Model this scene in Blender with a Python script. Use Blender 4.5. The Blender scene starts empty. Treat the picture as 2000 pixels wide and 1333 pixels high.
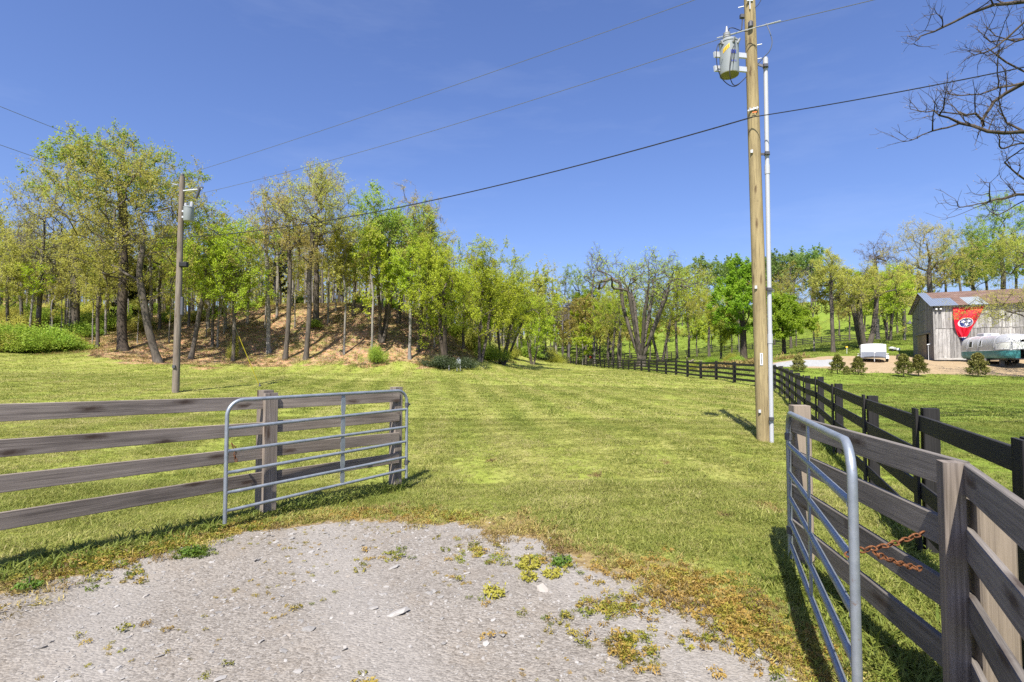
import bpy, bmesh, math, random
import numpy as np
from mathutils import Vector, Matrix

sc = bpy.context.scene
COL = sc.collection

# ------------------------------------------------------------------ camera
F = 1050.0 / 2000.0          # focal length over picture width
TILT = math.radians(2.29)
EYE = 1.75
cam_d = bpy.data.cameras.new('camera')
cam_d.sensor_width = 36.0
cam_d.lens = 36.0 * F
cam_d.clip_start = 0.05
cam_d.clip_end = 3000
cam = bpy.data.objects.new('camera', cam_d)
cam.location = (0, 0, EYE)
cam.rotation_euler = (math.pi / 2 + TILT, 0, 0)
COL.objects.link(cam)
sc.camera = cam

# ------------------------------------------------------------------ sky, sun, exposure
SUN_EL = math.radians(54)
SUN_AZ = math.atan2(-0.27, -0.96)          # clockwise from +Y
w = bpy.data.worlds.new('World')
sc.world = w
w.use_nodes = True
nt = w.node_tree
nt.nodes.clear()
sky = nt.nodes.new('ShaderNodeTexSky')
sky.sky_type = 'NISHITA'
sky.sun_disc = False
sky.sun_elevation = SUN_EL
sky.sun_rotation = SUN_AZ
sky.altitude = 200
sky.air_density = 1.15
sky.dust_density = 1.9
sky.ozone_density = 4.0
bg = nt.nodes.new('ShaderNodeBackground')
bg.inputs['Strength'].default_value = 0.074
out = nt.nodes.new('ShaderNodeOutputWorld')
grade = nt.nodes.new('ShaderNodeMix')
grade.data_type = 'RGBA'
grade.blend_type = 'MULTIPLY'
grade.inputs[0].default_value = 1.0
grade.inputs[7].default_value = (0.93, 0.98, 1.33, 1)
nt.links.new(sky.outputs[0], grade.inputs[6])
# faint cirrus
tcw = nt.nodes.new('ShaderNodeTexCoord')
mpw = nt.nodes.new('ShaderNodeMapping')
mpw.inputs['Scale'].default_value = (1.4, 2.2, 7.0)
mpw.inputs['Rotation'].default_value = (.1, .45, .3)
nzw = nt.nodes.new('ShaderNodeTexNoise')
nzw.inputs['Scale'].default_value = 1.6
nzw.inputs['Detail'].default_value = 7
nzw.inputs['Roughness'].default_value = .62
rpw = nt.nodes.new('ShaderNodeValToRGB')
rpw.color_ramp.elements[0].position = .5
rpw.color_ramp.elements[0].color = (0, 0, 0, 1)
rpw.color_ramp.elements[1].position = .85
rpw.color_ramp.elements[1].color = (.07, .07, .07, 1)
cir = nt.nodes.new('ShaderNodeMix')
cir.data_type = 'RGBA'
cir.inputs[7].default_value = (9, 9.6, 10.5, 1)
nt.links.new(tcw.outputs['Generated'], mpw.inputs[0])
nt.links.new(mpw.outputs[0], nzw.inputs['Vector'])
nt.links.new(nzw.outputs['Fac'], rpw.inputs[0])
nt.links.new(rpw.outputs[0], cir.inputs[0])
nt.links.new(grade.outputs[2], cir.inputs[6])
nt.links.new(cir.outputs[2], bg.inputs['Color'])
nt.links.new(bg.outputs[0], out.inputs['Surface'])

sl = bpy.data.lights.new('sun', 'SUN')
sl.energy = 5.0
sl.angle = math.radians(0.53)
sl.color = (1.0, 0.95, 0.86)
sun = bpy.data.objects.new('sun', sl)
sd = Vector((math.sin(SUN_AZ) * math.cos(SUN_EL), math.cos(SUN_AZ) * math.cos(SUN_EL), math.sin(SUN_EL)))
sun.rotation_euler = sd.to_track_quat('Z', 'Y').to_euler()
sun.location = (0, 0, 40)
COL.objects.link(sun)

sc.view_settings.view_transform = 'Standard'
sc.view_settings.look = 'None'
sc.view_settings.exposure = 0.95
sc.view_settings.gamma = 1
sc.view_settings.use_curve_mapping = False
sc.render.engine = 'CYCLES'
sc.cycles.max_bounces = 6
sc.cycles.transparent_max_bounces = 6
sc.cycles.use_denoising = False

# ------------------------------------------------------------------ helpers
RNG = np.random.default_rng(7)
rnd = random.Random(11)


def P(px, py, d):
    """the place at depth d seen at this point of the 2000 px wide photograph"""
    u = (px - 1000) / 1050.0
    v = (666.5 - py) / 1050.0
    dx, dy, dz = u, math.cos(TILT) - v * math.sin(TILT), math.sin(TILT) + v * math.cos(TILT)
    k = d / dy
    return Vector((dx * k, d, EYE + dz * k))


def tag(o, label=None, cat=None, group=None, kind=None):
    if label: o['label'] = label
    if cat: o['category'] = cat
    if group: o['group'] = group
    if kind: o['kind'] = kind
    return o


def empty(name, loc, label=None, cat=None, group=None, rz=0.0):
    o = bpy.data.objects.new(name, None)
    o.empty_display_size = 0.2
    o.location = loc
    o.rotation_euler = (0, 0, rz)
    COL.objects.link(o)
    return tag(o, label, cat, group)


def link(name, me, parent=None, mat=None):
    if mat is not None and not me.materials:
        me.materials.append(mat)
    o = bpy.data.objects.new(name, me)
    COL.objects.link(o)
    if parent is not None:
        o.parent = parent
    return o


class MB:
    """collects shapes, then links them as one mesh object"""

    def __init__(self):
        self.v, self.f, self.uv = [], [], []

    def add(self, verts, faces, uvs=None):
        n = len(self.v)
        self.v.extend(tuple(p) for p in verts)
        for i, f in enumerate(faces):
            self.f.append(tuple(k + n for k in f))
            if uvs is None:
                self.uv.append([(0.0, 0.0)] * len(f))
            else:
                self.uv.append(uvs[i])
        return self

    def prism(self, a, b, up, w, h, ch=0.004):
        """board from a to b: w across, h along up, chamfered edges; uv in metres"""
        a, b = Vector(a), Vector(b)
        L = (b - a).length
        t = (b - a).normalized()
        up = Vector(up)
        up = (up - t * up.dot(t)).normalized()
        s = t.cross(up)
        hw, hh = w / 2, h / 2
        c = min(ch, hw * .4, hh * .4)
        prof = [(-hw + c, -hh), (hw - c, -hh), (hw, -hh + c), (hw, hh - c), (hw - c, hh), (-hw + c, hh), (-hw, hh - c), (-hw, -hh + c)]
        V = [a + s * x + up * y for x, y in prof] + [b + s * x + up * y for x, y in prof]
        per = [0]
        for i in range(8):
            x0, y0 = prof[i]
            x1, y1 = prof[(i + 1) % 8]
            per.append(per[-1] + math.hypot(x1 - x0, y1 - y0))
        fs, uv = [], []
        for i in range(8):
            j = (i + 1) % 8
            fs.append((i, j, 8 + j, 8 + i))
            uv.append([(0, per[i]), (0, per[i + 1]), (L, per[i + 1]), (L, per[i])])
        fs.append(tuple(range(7, -1, -1)))
        uv.append([(y * .2, x) for x, y in reversed(prof)])
        fs.append(tuple(range(8, 16)))
        uv.append([(y * .2, x) for x, y in prof])
        return self.add(V, fs, uv)

    def box(self, c, sx, sy, sz, ch=0.004, rz=0.0):
        c = Vector(c)
        ax = Vector((math.cos(rz), math.sin(rz), 0))
        return self.prism(c - ax * sx / 2, c + ax * sx / 2, (0, 0, 1), sy, sz, ch)

    def tube(self, pts, r, n=8, caps=True):
        """tube through pts; r a number or one per point; uv u = length in metres"""
        pts = [Vector(p) for p in pts]
        m = len(pts)
        rs = [r] * m if not hasattr(r, '__len__') else list(r)
        t0 = (pts[1] - pts[0]).normalized()
        ref = Vector((0, 0, 1)) if abs(t0.z) < .9 else Vector((1, 0, 0))
        nrm = (ref - t0 * ref.dot(t0)).normalized()
        V, us = [], [0.0]
        for i in range(m):
            if i == 0: t = t0
            elif i == m - 1: t = (pts[i] - pts[i - 1]).normalized()
            else: t = ((pts[i + 1] - pts[i]).normalized() + (pts[i] - pts[i - 1]).normalized())
            if t.length < 1e-6: t = t0
            t = t.normalized()
            nrm = nrm - t * nrm.dot(t)
            nrm = nrm.normalized() if nrm.length > 1e-6 else t.orthogonal().normalized()
            bi = t.cross(nrm)
            for k in range(n):
                q = 2 * math.pi * k / n
                V.append(pts[i] + (nrm * math.cos(q) + bi * math.sin(q)) * rs[i])
            if i: us.append(us[-1] + (pts[i] - pts[i - 1]).length)
        fs, uv = [], []
        for i in range(m - 1):
            c0 = 2 * math.pi * max(rs[i], rs[i + 1])
            for k in range(n):
                j = (k + 1) % n
                fs.append((i * n + k, i * n + j, (i + 1) * n + j, (i + 1) * n + k))
                uv.append([(us[i], c0 * k / n), (us[i], c0 * (k + 1) / n), (us[i + 1], c0 * (k + 1) / n), (us[i + 1], c0 * k / n)])
        if caps:
            fs.append(tuple(range(n - 1, -1, -1)))
            uv.append([(0, 0)] * n)
            fs.append(tuple(range((m - 1) * n, m * n)))
            uv.append([(0, 0)] * n)
        return self.add(V, fs, uv)

    def lathe(self, prof, n=20, at=(0, 0, 0)):
        """prof: (radius, z) from bottom to top"""
        V, fs = [], []
        m = len(prof)
        for r, z in prof:
            for k in range(n):
                q = 2 * math.pi * k / n
                V.append((at[0] + r * math.cos(q), at[1] + r * math.sin(q), at[2] + z))
        for i in range(m - 1):
            for k in range(n):
                j = (k + 1) % n
                fs.append((i * n + k, i * n + j, (i + 1) * n + j, (i + 1) * n + k))
        fs.append(tuple(range(n - 1, -1, -1)))
        fs.append(tuple(range((m - 1) * n, m * n)))
        return self.add(V, fs)

    def build(self, name, mat, parent=None, smooth=False):
        me = bpy.data.meshes.new(name)
        me.from_pydata(self.v, [], self.f)
        uvl = me.uv_layers.new(name='UVMap')
        flat = [c for fu in self.uv for p in fu for c in p]
        if len(flat) == 2 * len(me.loops):
            uvl.data.foreach_set('uv', flat)
        me.update()
        if smooth:
            me.polygons.foreach_set('use_smooth', [len(p.vertices) == 4 for p in me.polygons])
            me.set_sharp_from_angle(angle=math.radians(38))
        return link(name, me, parent, mat)


def np_mesh(name, V, quads=None, tris=None, attrs=None, mat=None, smooth=False):
    """fast mesh from numpy arrays"""
    me = bpy.data.meshes.new(name)
    V = np.asarray(V, dtype=np.float32)
    me.vertices.add(len(V))
    me.vertices.foreach_set('co', V.ravel())
    li, ls, lt = [], [], []
    st = 0
    if quads is not None and len(quads):
        q = np.asarray(quads, dtype=np.int32)
        li.append(q.ravel()); ls.append(st + 4 * np.arange(len(q))); lt.append(np.full(len(q), 4)); st += 4 * len(q)
    if tris is not None and len(tris):
        q = np.asarray(tris, dtype=np.int32)
        li.append(q.ravel()); ls.append(st + 3 * np.arange(len(q))); lt.append(np.full(len(q), 3)); st += 3 * len(q)
    if li:
        li = np.concatenate(li).astype(np.int32); ls = np.concatenate(ls).astype(np.int32); lt = np.concatenate(lt).astype(np.int32)
        me.loops.add(len(li))
        me.loops.foreach_set('vertex_index', li)
        me.polygons.add(len(ls))
        me.polygons.foreach_set('loop_start', ls)
        me.polygons.foreach_set('loop_total', lt)
        if smooth:
            me.polygons.foreach_set('use_smooth', np.ones(len(ls), dtype=bool))
    for k, a in (attrs or {}).items():
        a = np.asarray(a, dtype=np.float32)
        if a.ndim == 1:
            at = me.attributes.new(k, 'FLOAT', 'POINT')
            at.data.foreach_set('value', a)
        else:
            at = me.attributes.new(k, 'FLOAT_VECTOR', 'POINT')
            at.data.foreach_set('vector', a.ravel())
    if mat: me.materials.append(mat)
    me.update(calc_edges=True)
    me.validate()
    return me


# ------------------------------------------------------------------ materials
class NT:
    """small helper to write node materials"""

    def __init__(self, name):
        self.m = bpy.data.materials.new(name)
        self.m.use_nodes = True
        self.t = self.m.node_tree
        self.t.nodes.clear()
        self.out = self.n('ShaderNodeOutputMaterial')

    def n(self, t, **kw):
        o = self.t.nodes.new(t)
        for k, v in kw.items(): setattr(o, k, v)
        return o

    def set(self, sock, v):
        if isinstance(v, bpy.types.NodeSocket): self.t.links.new(v, sock)
        else:
            if sock.type == 'RGBA' and len(v) == 3: v = (*v, 1)
            sock.default_value = v

    def noise(self, vec, scale, detail=4, rough=.55, dist=0.0):
        o = self.n('ShaderNodeTexNoise')
        if vec is not None: self.set(o.inputs['Vector'], vec)
        o.inputs['Scale'].default_value = scale
        o.inputs['Detail'].default_value = detail
        o.inputs['Roughness'].default_value = rough
        o.inputs['Distortion'].default_value = dist
        return o.outputs['Fac']

    def voro(self, vec, scale, feature='F1', outp='Distance', rand=1.0):
        o = self.n('ShaderNodeTexVoronoi', feature=feature)
        if vec is not None: self.set(o.inputs['Vector'], vec)
        o.inputs['Scale'].default_value = scale
        o.inputs['Randomness'].default_value = rand
        return o.outputs[outp]

    def mapping(self, vec, scale=(1, 1, 1), loc=(0, 0, 0), rot=(0, 0, 0)):
        o = self.n('ShaderNodeMapping')
        self.set(o.inputs['Vector'], vec)
        o.inputs['Scale'].default_value = scale
        o.inputs['Location'].default_value = loc
        o.inputs['Rotation'].default_value = rot
        return o.outputs[0]

    def ramp(self, fac, stops):
        o = self.n('ShaderNodeValToRGB')
        self.set(o.inputs[0], fac)
        el = o.color_ramp.elements
        while len(el) < len(stops): el.new(.5)
        for e, (p, c) in zip(el, stops):
            e.position = p
            e.color = (*c, 1) if hasattr(c, '__len__') else (c, c, c, 1)
        return o.outputs[0]

    def mix(self, fac, a, b, mode='MIX'):
        o = self.n('ShaderNodeMix', data_type='RGBA', blend_type=mode)
        self.set(o.inputs[0], fac)
        self.set(o.inputs[6], a)
        self.set(o.inputs[7], b)
        return o.outputs[2]

    def math(self, op, a, b=0.0, clamp=False):
        o = self.n('ShaderNodeMath', operation=op, use_clamp=clamp)
        self.set(o.inputs[0], a)
        self.set(o.inputs[1], b)
        return o.outputs[0]

    def attr(self, name, inst=False):
        o = self.n('ShaderNodeAttribute', attribute_name=name)
        if inst: o.attribute_type = 'INSTANCER'
        return o.outputs['Fac']

    def pos(self):
        return self.n('ShaderNodeNewGeometry').outputs['Position']

    def obj(self):
        return self.n('ShaderNodeTexCoord').outputs['Object']

    def uv(self, k=37.0):
        """uv in metres, shifted by a random amount per object"""
        u = self.n('ShaderNodeTexCoord').outputs['UV']
        r = self.n('ShaderNodeObjectInfo').outputs['Random']
        o = self.n('ShaderNodeVectorMath', operation='ADD')
        c = self.n('ShaderNodeCombineXYZ')
        rr = self.math('MULTIPLY', r, k)
        for i in range(3): self.set(c.inputs[i], rr)
        self.set(o.inputs[0], u); self.set(o.inputs[1], c.outputs[0])
        return o.outputs[0]

    def rand(self):
        return self.n('ShaderNodeObjectInfo').outputs['Random']

    def bump(self, h, strength=.3, dist=.01):
        o = self.n('ShaderNodeBump')
        self.set(o.inputs['Height'], h)
        o.inputs['Strength'].default_value = strength
        o.inputs['Distance'].default_value = dist
        return o.outputs[0]

    def bsdf(self, col, rough=.7, metal=0.0, normal=None, spec=.3):
        o = self.n('ShaderNodeBsdfPrincipled')
        self.set(o.inputs['Base Color'], col)
        self.set(o.inputs['Roughness'], rough)
        self.set(o.inputs['Metallic'], metal)
        o.inputs['Specular IOR Level'].default_value = spec
        if normal is not None: self.set(o.inputs['Normal'], normal)
        self.t.links.new(o.outputs[0], self.out.inputs['Surface'])
        return o

    def leaf(self, col, trans=.4, rough=.55):
        o = self.n('ShaderNodeBsdfPrincipled')
        self.set(o.inputs['Base Color'], col)
        o.inputs['Roughness'].default_value = rough
        o.inputs['Specular IOR Level'].default_value = .25
        t = self.n('ShaderNodeBsdfTranslucent')
        self.set(t.inputs['Color'], col)
        m = self.n('ShaderNodeMixShader')
        m.inputs[0].default_value = trans
        self.t.links.new(o.outputs[0], m.inputs[1])
        self.t.links.new(t.outputs[0], m.inputs[2])
        self.t.links.new(m.outputs[0], self.out.inputs['Surface'])
        return self.m


def plain(name, col, rough=.6, metal=0.0, var=.12, scale=6.0, spec=.3, bump=0.0):
    a = NT(name)
    n = a.noise(a.obj(), scale, 5)
    c = a.mix(n, tuple(x * (1 - var) for x in col), tuple(min(1, x * (1 + var)) for x in col))
    a.bsdf(c, rough, metal, a.bump(a.noise(a.obj(), scale * 8, 3), bump, .01) if bump else None, spec)
    return a.m


def wood(name, light, dark, knot, rough=.85, grain=55.0, knots=.0, crack=(.03, .025, .02), tone=.35, speck=0.0, cth=.68):
    a = NT(name)
    uv = a.uv()
    g1 = a.noise(a.mapping(uv, (1.2, grain, 1)), 1.0, 6, .6, .8)
    g2 = a.noise(a.mapping(uv, (4.0, grain * 4, 1)), 1.0, 4, .65)
    big = a.noise(a.mapping(uv, (.9, 3.0, 1)), 1.0, 3)
    f = a.math('ADD', a.math('MULTIPLY', g1, .65), a.math('MULTIPLY', g2, .35))
    f = a.math('ADD', f, a.math('MULTIPLY', a.math('SUBTRACT', big, .5), .5))
    c = a.ramp(f, [(.3, dark), (.62, light)])
    rr = a.math('ADD', 1 - tone / 2, a.math('MULTIPLY', a.rand(), tone))
    cc = a.n('ShaderNodeCombineColor')
    for i in range(3): a.set(cc.inputs[i], rr)
    c = a.mix(1.0, c, cc.outputs[0], 'MULTIPLY')
    if knots:
        v = a.n('ShaderNodeTexVoronoi', voronoi_dimensions='2D')
        a.set(v.inputs['Vector'], a.mapping(uv, (1.5, 6.5, 1)))
        v.inputs['Scale'].default_value = 1.0
        wob = a.noise(a.mapping(uv, (14, 30, 1)), 1.0, 3)
        dd = a.math('ADD', v.outputs['Distance'], a.math('MULTIPLY', a.math('SUBTRACT', wob, .5), .22))
        kk = a.ramp(dd, [(.05, 1.0), (.24, 0.0)])
        sep = a.n('ShaderNodeSeparateColor')
        a.set(sep.inputs[0], v.outputs['Color'])
        on = a.math('GREATER_THAN', sep.outputs[0], 1 - knots)
        c = a.mix(a.math('MULTIPLY', a.math('MULTIPLY', kk, on), .85), c, knot)
    cr = a.ramp(a.noise(a.mapping(uv, (.7, grain * 1.7, 1), (3, 9, 0)), 1.0, 3, .5, 1.2), [(cth, 0.0), (cth + .05, 1.0)])
    c = a.mix(a.math('MULTIPLY', cr, .7), c, crack)
    if speck:
        sp = a.ramp(a.noise(a.mapping(uv, (7, 16, 1)), 1.0, 5, .75), [(.56, 0.0), (.66, 1.0)])
        c = a.mix(a.math('MULTIPLY', sp, speck), c, crack)
    h = a.math('SUBTRACT', g2, a.math('MULTIPLY', cr, 1.2))
    a.bsdf(c, rough, 0, a.bump(h, .45, .004), .2)
    return a.m


M = {}
M['grey_wood'] = wood('weathered_grey_wood', (.28, .236, .195), (.088, .072, .06), (.05, .03, .02), knots=.42)
M['dark_grey_wood'] = wood('dark_weathered_wood', (.19, .17, .15), (.07, .062, .055), (.04, .026, .02), knots=.4)
M['new_wood'] = wood('pale_post_wood', (.25, .205, .155), (.145, .118, .09), (.08, .05, .035), knots=.2)
M['black_wood'] = wood('black_painted_wood', (.034, .032, .031), (.012, .011, .011), (.01, .01, .01), rough=.7, crack=(.006, .006, .006))
M['pole_wood'] = wood('treated_pole_wood', (.34, .27, .14), (.195, .15, .078), (.09, .055, .03), grain=26, knots=.25, crack=(.055, .04, .025), tone=.05, cth=.60, speck=.25)
M['old_pole_wood'] = wood('old_grey_pole_wood', (.23, .195, .155), (.11, .085, .066), (.10, .06, .04), grain=24, knots=.1, tone=.05, cth=.61, speck=.3)
M['barn_wood'] = wood('silvered_barn_wood', (.40, .385, .36), (.15, .14, .13), (.09, .07, .06), grain=22, tone=.6, crack=(.05, .046, .042), speck=.8)
M['barn_gable_wood'] = wood('grey_barn_gable_wood', (.27, .25, .24), (.15, .135, .13), (.09, .07, .06), grain=22, tone=.35, crack=(.05, .045, .04))
M['door_wood'] = wood('brown_barn_door_wood', (.33, .26, .19), (.15, .115, .085), (.08, .05, .04), grain=22, tone=.4, crack=(.05, .04, .03), speck=.3)
M['galv'] = None
a = NT('galvanised_steel')
n1 = a.noise(a.obj(), 9, 5, .7)
c = a.ramp(n1, [(.3, (.22, .25, .28)), (.7, (.33, .36, .39))])
rust = a.ramp(a.noise(a.obj(), 23, 4, .7), [(.62, 0.0), (.70, 1.0)])
c = a.mix(a.math('MULTIPLY', rust, .6), c, (.20, .12, .075))
a.bsdf(c, a.math('ADD', .38, a.math('MULTIPLY', n1, .2)), .55, None, .5)
M['galv'] = a.m
a = NT('rusty_chain_steel')
n1 = a.noise(a.pos(), 60, 4, .7)
a.bsdf(a.ramp(n1, [(.3, (.045, .022, .013)), (.55, (.17, .066, .026)), (.75, (.28, .16, .09))]), .8, .1, None, .2)
M['rust'] = a.m
M['white_pvc'] = plain('grey_white_pvc', (.40, .41, .43), .45, 0, .05)
M['dark_steel'] = plain('dark_bracket_steel', (.10, .10, .11), .5, .4)
M['pale_steel'] = plain('pale_bracket_steel', (.55, .56, .58), .45, .3)
M['wire'] = plain('black_cable', (.02, .02, .022), .6)
M['wire_grey'] = plain('grey_conductor', (.16, .17, .19), .5, .4)
M['wire_bright'] = plain('bright_conductor', (.62, .62, .60), .4, .5)
M['tank'] = plain('grey_transformer_paint', (.24, .262, .268), .45, 0, .07)
M['tank_under'] = plain('olive_tank_base', (.20, .20, .11), .6)
M['porcelain'] = plain('grey_porcelain', (.36, .36, .37), .25, 0, .1, spec=.6)
M['yellow'] = plain('yellow_sticker', (.75, .47, .03), .5, 0, .05)
M['yellow_guard'] = plain('yellow_guy_guard', (.60, .48, .03), .5, 0, .1)
M['blue_print'] = plain('blue_print', (.05, .07, .30), .5)
M['black_print'] = plain('black_print', (.02, .02, .02), .6)
M['white_paint'] = plain('white_paint', (.78, .78, .77), .4, 0, .04)
M['tag_white'] = plain('white_tag', (.70, .70, .68), .5)
M['orange'] = plain('orange_tape', (.85, .18, .03), .5)
M['red_plastic'] = plain('red_plastic', (.42, .05, .02), .5)
M['rubber'] = plain('black_rubber', (.025, .025, .025), .8)
M['glass_dark'] = plain('dark_window_glass', (.03, .033, .035), .12, 0, .1, spec=.7)
M['blind'] = plain('pale_window_blind', (.55, .56, .53), .35, 0, .25, 3.0, .5)
M['diamond_plate'] = plain('grey_guard_plate', (.26, .28, .32), .4, .4, .1)


def leafmat(name, lo, hi, trans=.55, var=.25):
    a = NT(name)
    t = a.attr('tint')
    c = a.mix(t, lo, hi)
    r = a.rand()
    h = a.n('ShaderNodeHueSaturation')
    a.set(h.inputs['Hue'], a.math('ADD', .488, a.math('MULTIPLY', r, .024)))
    a.set(h.inputs['Value'], a.math('ADD', 1 - var / 2, a.math('MULTIPLY', r, var)))
    a.set(h.inputs['Color'], c)
    return a.leaf(h.outputs[0], trans)


M['leaf_olive'] = leafmat('olive_spring_leaf', (.30, .30, .05), (.53, .515, .10))
M['leaf_lime'] = leafmat('lime_spring_leaf', (.26, .365, .018), (.50, .565, .05))
M['leaf_green'] = leafmat('mid_green_leaf', (.19, .31, .035), (.40, .50, .07))
M['leaf_bright'] = leafmat('bright_green_leaf', (.15, .29, .012), (.33, .46, .03))
M['leaf_tan'] = leafmat('tan_budding_leaf', (.33, .275, .065), (.52, .44, .12))
M['leaf_far'] = leafmat('blue_green_far_leaf', (.17, .27, .07), (.33, .43, .11))
M['leaf_dark'] = leafmat('dark_evergreen_leaf', (.022, .035, .012), (.05, .065, .02), .2)
M['leaf_sapling'] = leafmat('arborvitae_leaf', (.05, .085, .016), (.27, .25, .06), .25)
M['bud'] = leafmat('grey_bud', (.12, .09, .07), (.2, .15, .11), .1)


def bark(name, lo, hi):
    a = NT(name)
    p = a.obj()
    n1 = a.noise(a.mapping(p, (9, 9, 1.6)), 1.0, 5, .7)
    n2 = a.noise(p, .7, 3)
    f = a.math('ADD', a.math('MULTIPLY', n1, .7), a.math('MULTIPLY', n2, .3))
    a.bsdf(a.ramp(f, [(.36, lo), (.64, hi)]), .95, 0, a.bump(n1, .6, .03), .1)
    return a.m


M['bark'] = bark('brown_grey_bark', (.05, .042, .035), (.15, .128, .105))
M['bark_pale'] = bark('pale_grey_bark', (.12, .108, .092), (.30, .275, .24))
M['bark_dark'] = bark('dark_bark', (.035, .028, .022), (.10, .08, .062))
M['bark_grey'] = bark('twig_grey_bark', (.075, .068, .066), (.17, .152, .142))

# ------------------------------------------------------------------ terrain
CP = []


def cw(x, y, z): CP.append((x, y, z))


def cpx(px, py, d):
    p = P(px, py, d)
    CP.append((p.x, p.y, p.z))


for q in ((0, -25, 0), (-25, -20, .8), (25, -20, -.3), (0, 0, 0), (-2, 3, .02), (1, 4, 0), (-4.2, 4.3, .02), (-6.5, 1, .2), (-1.66, 7.94, -.10), (-2.93, 6.5, -.05),
          (2.43, 4.7, 0), (1.94, 2.5, 0), (.8, .4, 0), (0, 8, .0), (5.05, 7.7, -.07), (6.18, 10.35, -.05), (3, 3, -.05), (5.65, 11.7, .09), (8.5, 15.6, .02),
          (11.9, 23.6, .15), (13.1, 26.2, .22), (14.4, 31.7, .34), (14.45, 36, .41), (14.45, 40, .47), (14.4, 45, .55), (14.4, 50, .63), (14.4, 56, .70), (14.3, 63, .75), (14.2, 70, .79), (14.1, 77, .84), (13.8, 85, .93), (13.5, 93, 1.05), (13.0, 100, 1.17), (12.7, 110, 1.35), (12.3, 120, 1.55), (12.1, 132, 1.78), (11, 36, .45), (11, 45, .6), (11, 60, .8), (10, 75, 1.0), (9, 95, 1.2), (16.5, 40, .7), (17, 50, .9),
          (-13.8, 22, .50), (-5, 14, .12), (-9, 12, .25), (-20, 10, .6), (0, 20, .22), (5, 25, .25), (0, 32, .55), (-12, 33, 1.0), (-24, 25, 1.1), (9, 45, .75), (7, 70, 1.2),
          (10, 9, -.05), (16, 16, 0.1), (25, 12, 0), (20, 25, .35), (30, 25, .35),
          (-150, 100, 22), (-150, 0, 8), (-60, 0, 2.5), (-60, 40, 6), (70, 0, .5), (150, 0, 5), (160, 100, 16), (0, 330, 16), (160, 260, 24), (-150, 260, 22), (0, -70, -1), (70, 45, 3)):
    cw(*q)
for q in ((500, 712, 46), (400, 713, 45), (700, 713, 47), (870, 712, 49), (960, 709, 60), (1010, 707, 75), (1060, 706, 105), (0, 700, 40), (0, 688, 44), (90, 690, 46), (170, 680, 50), (240, 685, 47), (310, 708, 44),
          (450, 695, 48.5), (560, 650, 53), (600, 602, 59), (700, 600, 60), (500, 606, 59), (400, 635, 56), (780, 612, 61), (800, 650, 55), (850, 686, 52), (870, 650, 62), (640, 597, 68), (520, 600, 68),
          (740, 600, 72), (600, 592, 90), (250, 625, 70), (100, 632, 72), (0, 640, 72), (300, 660, 52), (940, 692, 66), (1000, 693, 85), (1050, 692, 125), (1040, 680, 200), (900, 640, 95),
          (1302, 697, 145), (1473, 682, 122), (1568, 675, 109), (1642, 668, 108), (1755, 661, 106), (1600, 600, 150), (1450, 640, 162), (1200, 680, 165), (1200, 655, 190), (1600, 588, 185), (1400, 605, 215), (1520, 600, 205), (1700, 590, 170), (1600, 600, 240),
          (1250, 702, 128), (1180, 702, 140), (1315, 702, 120), (1400, 700, 74), (1460, 704, 60), (1300, 703, 95), (1530, 692, 57), (1630, 688, 60), (1690, 674, 62), (1740, 668, 64),
          (1600, 728, 37), (1700, 706, 45), (1826, 705.5, 47), (1784, 696, 55), (1560, 707, 44), (1720, 733, 36), (1900, 735, 36), (2000, 732, 37), (1980, 709, 41), (2050, 700, 45), (1620, 697, 50), (1700, 692, 52),
          (1500, 722, 38), (1850, 620, 100), (1950, 600, 110)):
    cpx(*q)
CP = np.array(CP)
_c = 3.0


def _phi(r2): return np.sqrt(r2 + _c * _c)


_D = _phi(((CP[:, None, :2] - CP[None, :, :2]) ** 2).sum(-1))
_n = len(CP)
_A = np.zeros((_n + 1, _n + 1))
_A[:_n, :_n] = _D - np.eye(_n) * .12
_A[:_n, _n] = 1
_A[_n, :_n] = 1
_W = np.linalg.solve(_A, np.append(CP[:, 2], 0))


def hgt_np(x, y):
    x = np.asarray(x, float); y = np.asarray(y, float)
    sh = x.shape
    x = x.ravel(); y = y.ravel()
    o = np.empty(len(x))
    for i in range(0, len(x), 20000):
        s = slice(i, i + 20000)
        d = _phi((x[s, None] - CP[None, :, 0]) ** 2 + (y[s, None] - CP[None, :, 1]) ** 2)
        o[s] = d @ _W[:_n] + _W[_n]
    return o.reshape(sh)


def hgt(x, y): return float(hgt_np(np.array([x]), np.array([y]))[0])


def on(px, d, dz=0.0):
    """ground point at depth d under this column of the picture"""
    x = (px - 1000) / 1050.0 * d
    return Vector((x, d, hgt(x, d) + dz))


def G(px, py):
    """where the picture point meets the ground"""
    d = 2.0
    last = None
    while d < 250:
        p = P(px, py, d)
        g = p.z - hgt(p.x, p.y)
        if g < 0:
            lo, hi = last or 1.0, d
            for _ in range(16):
                m = (lo + hi) / 2
                p = P(px, py, m)
                if p.z - hgt(p.x, p.y) < 0: hi = m
                else: lo = m
            return P(px, py, hi)
        last = d
        d *= 1.06
    return P(px, py, 200)


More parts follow.
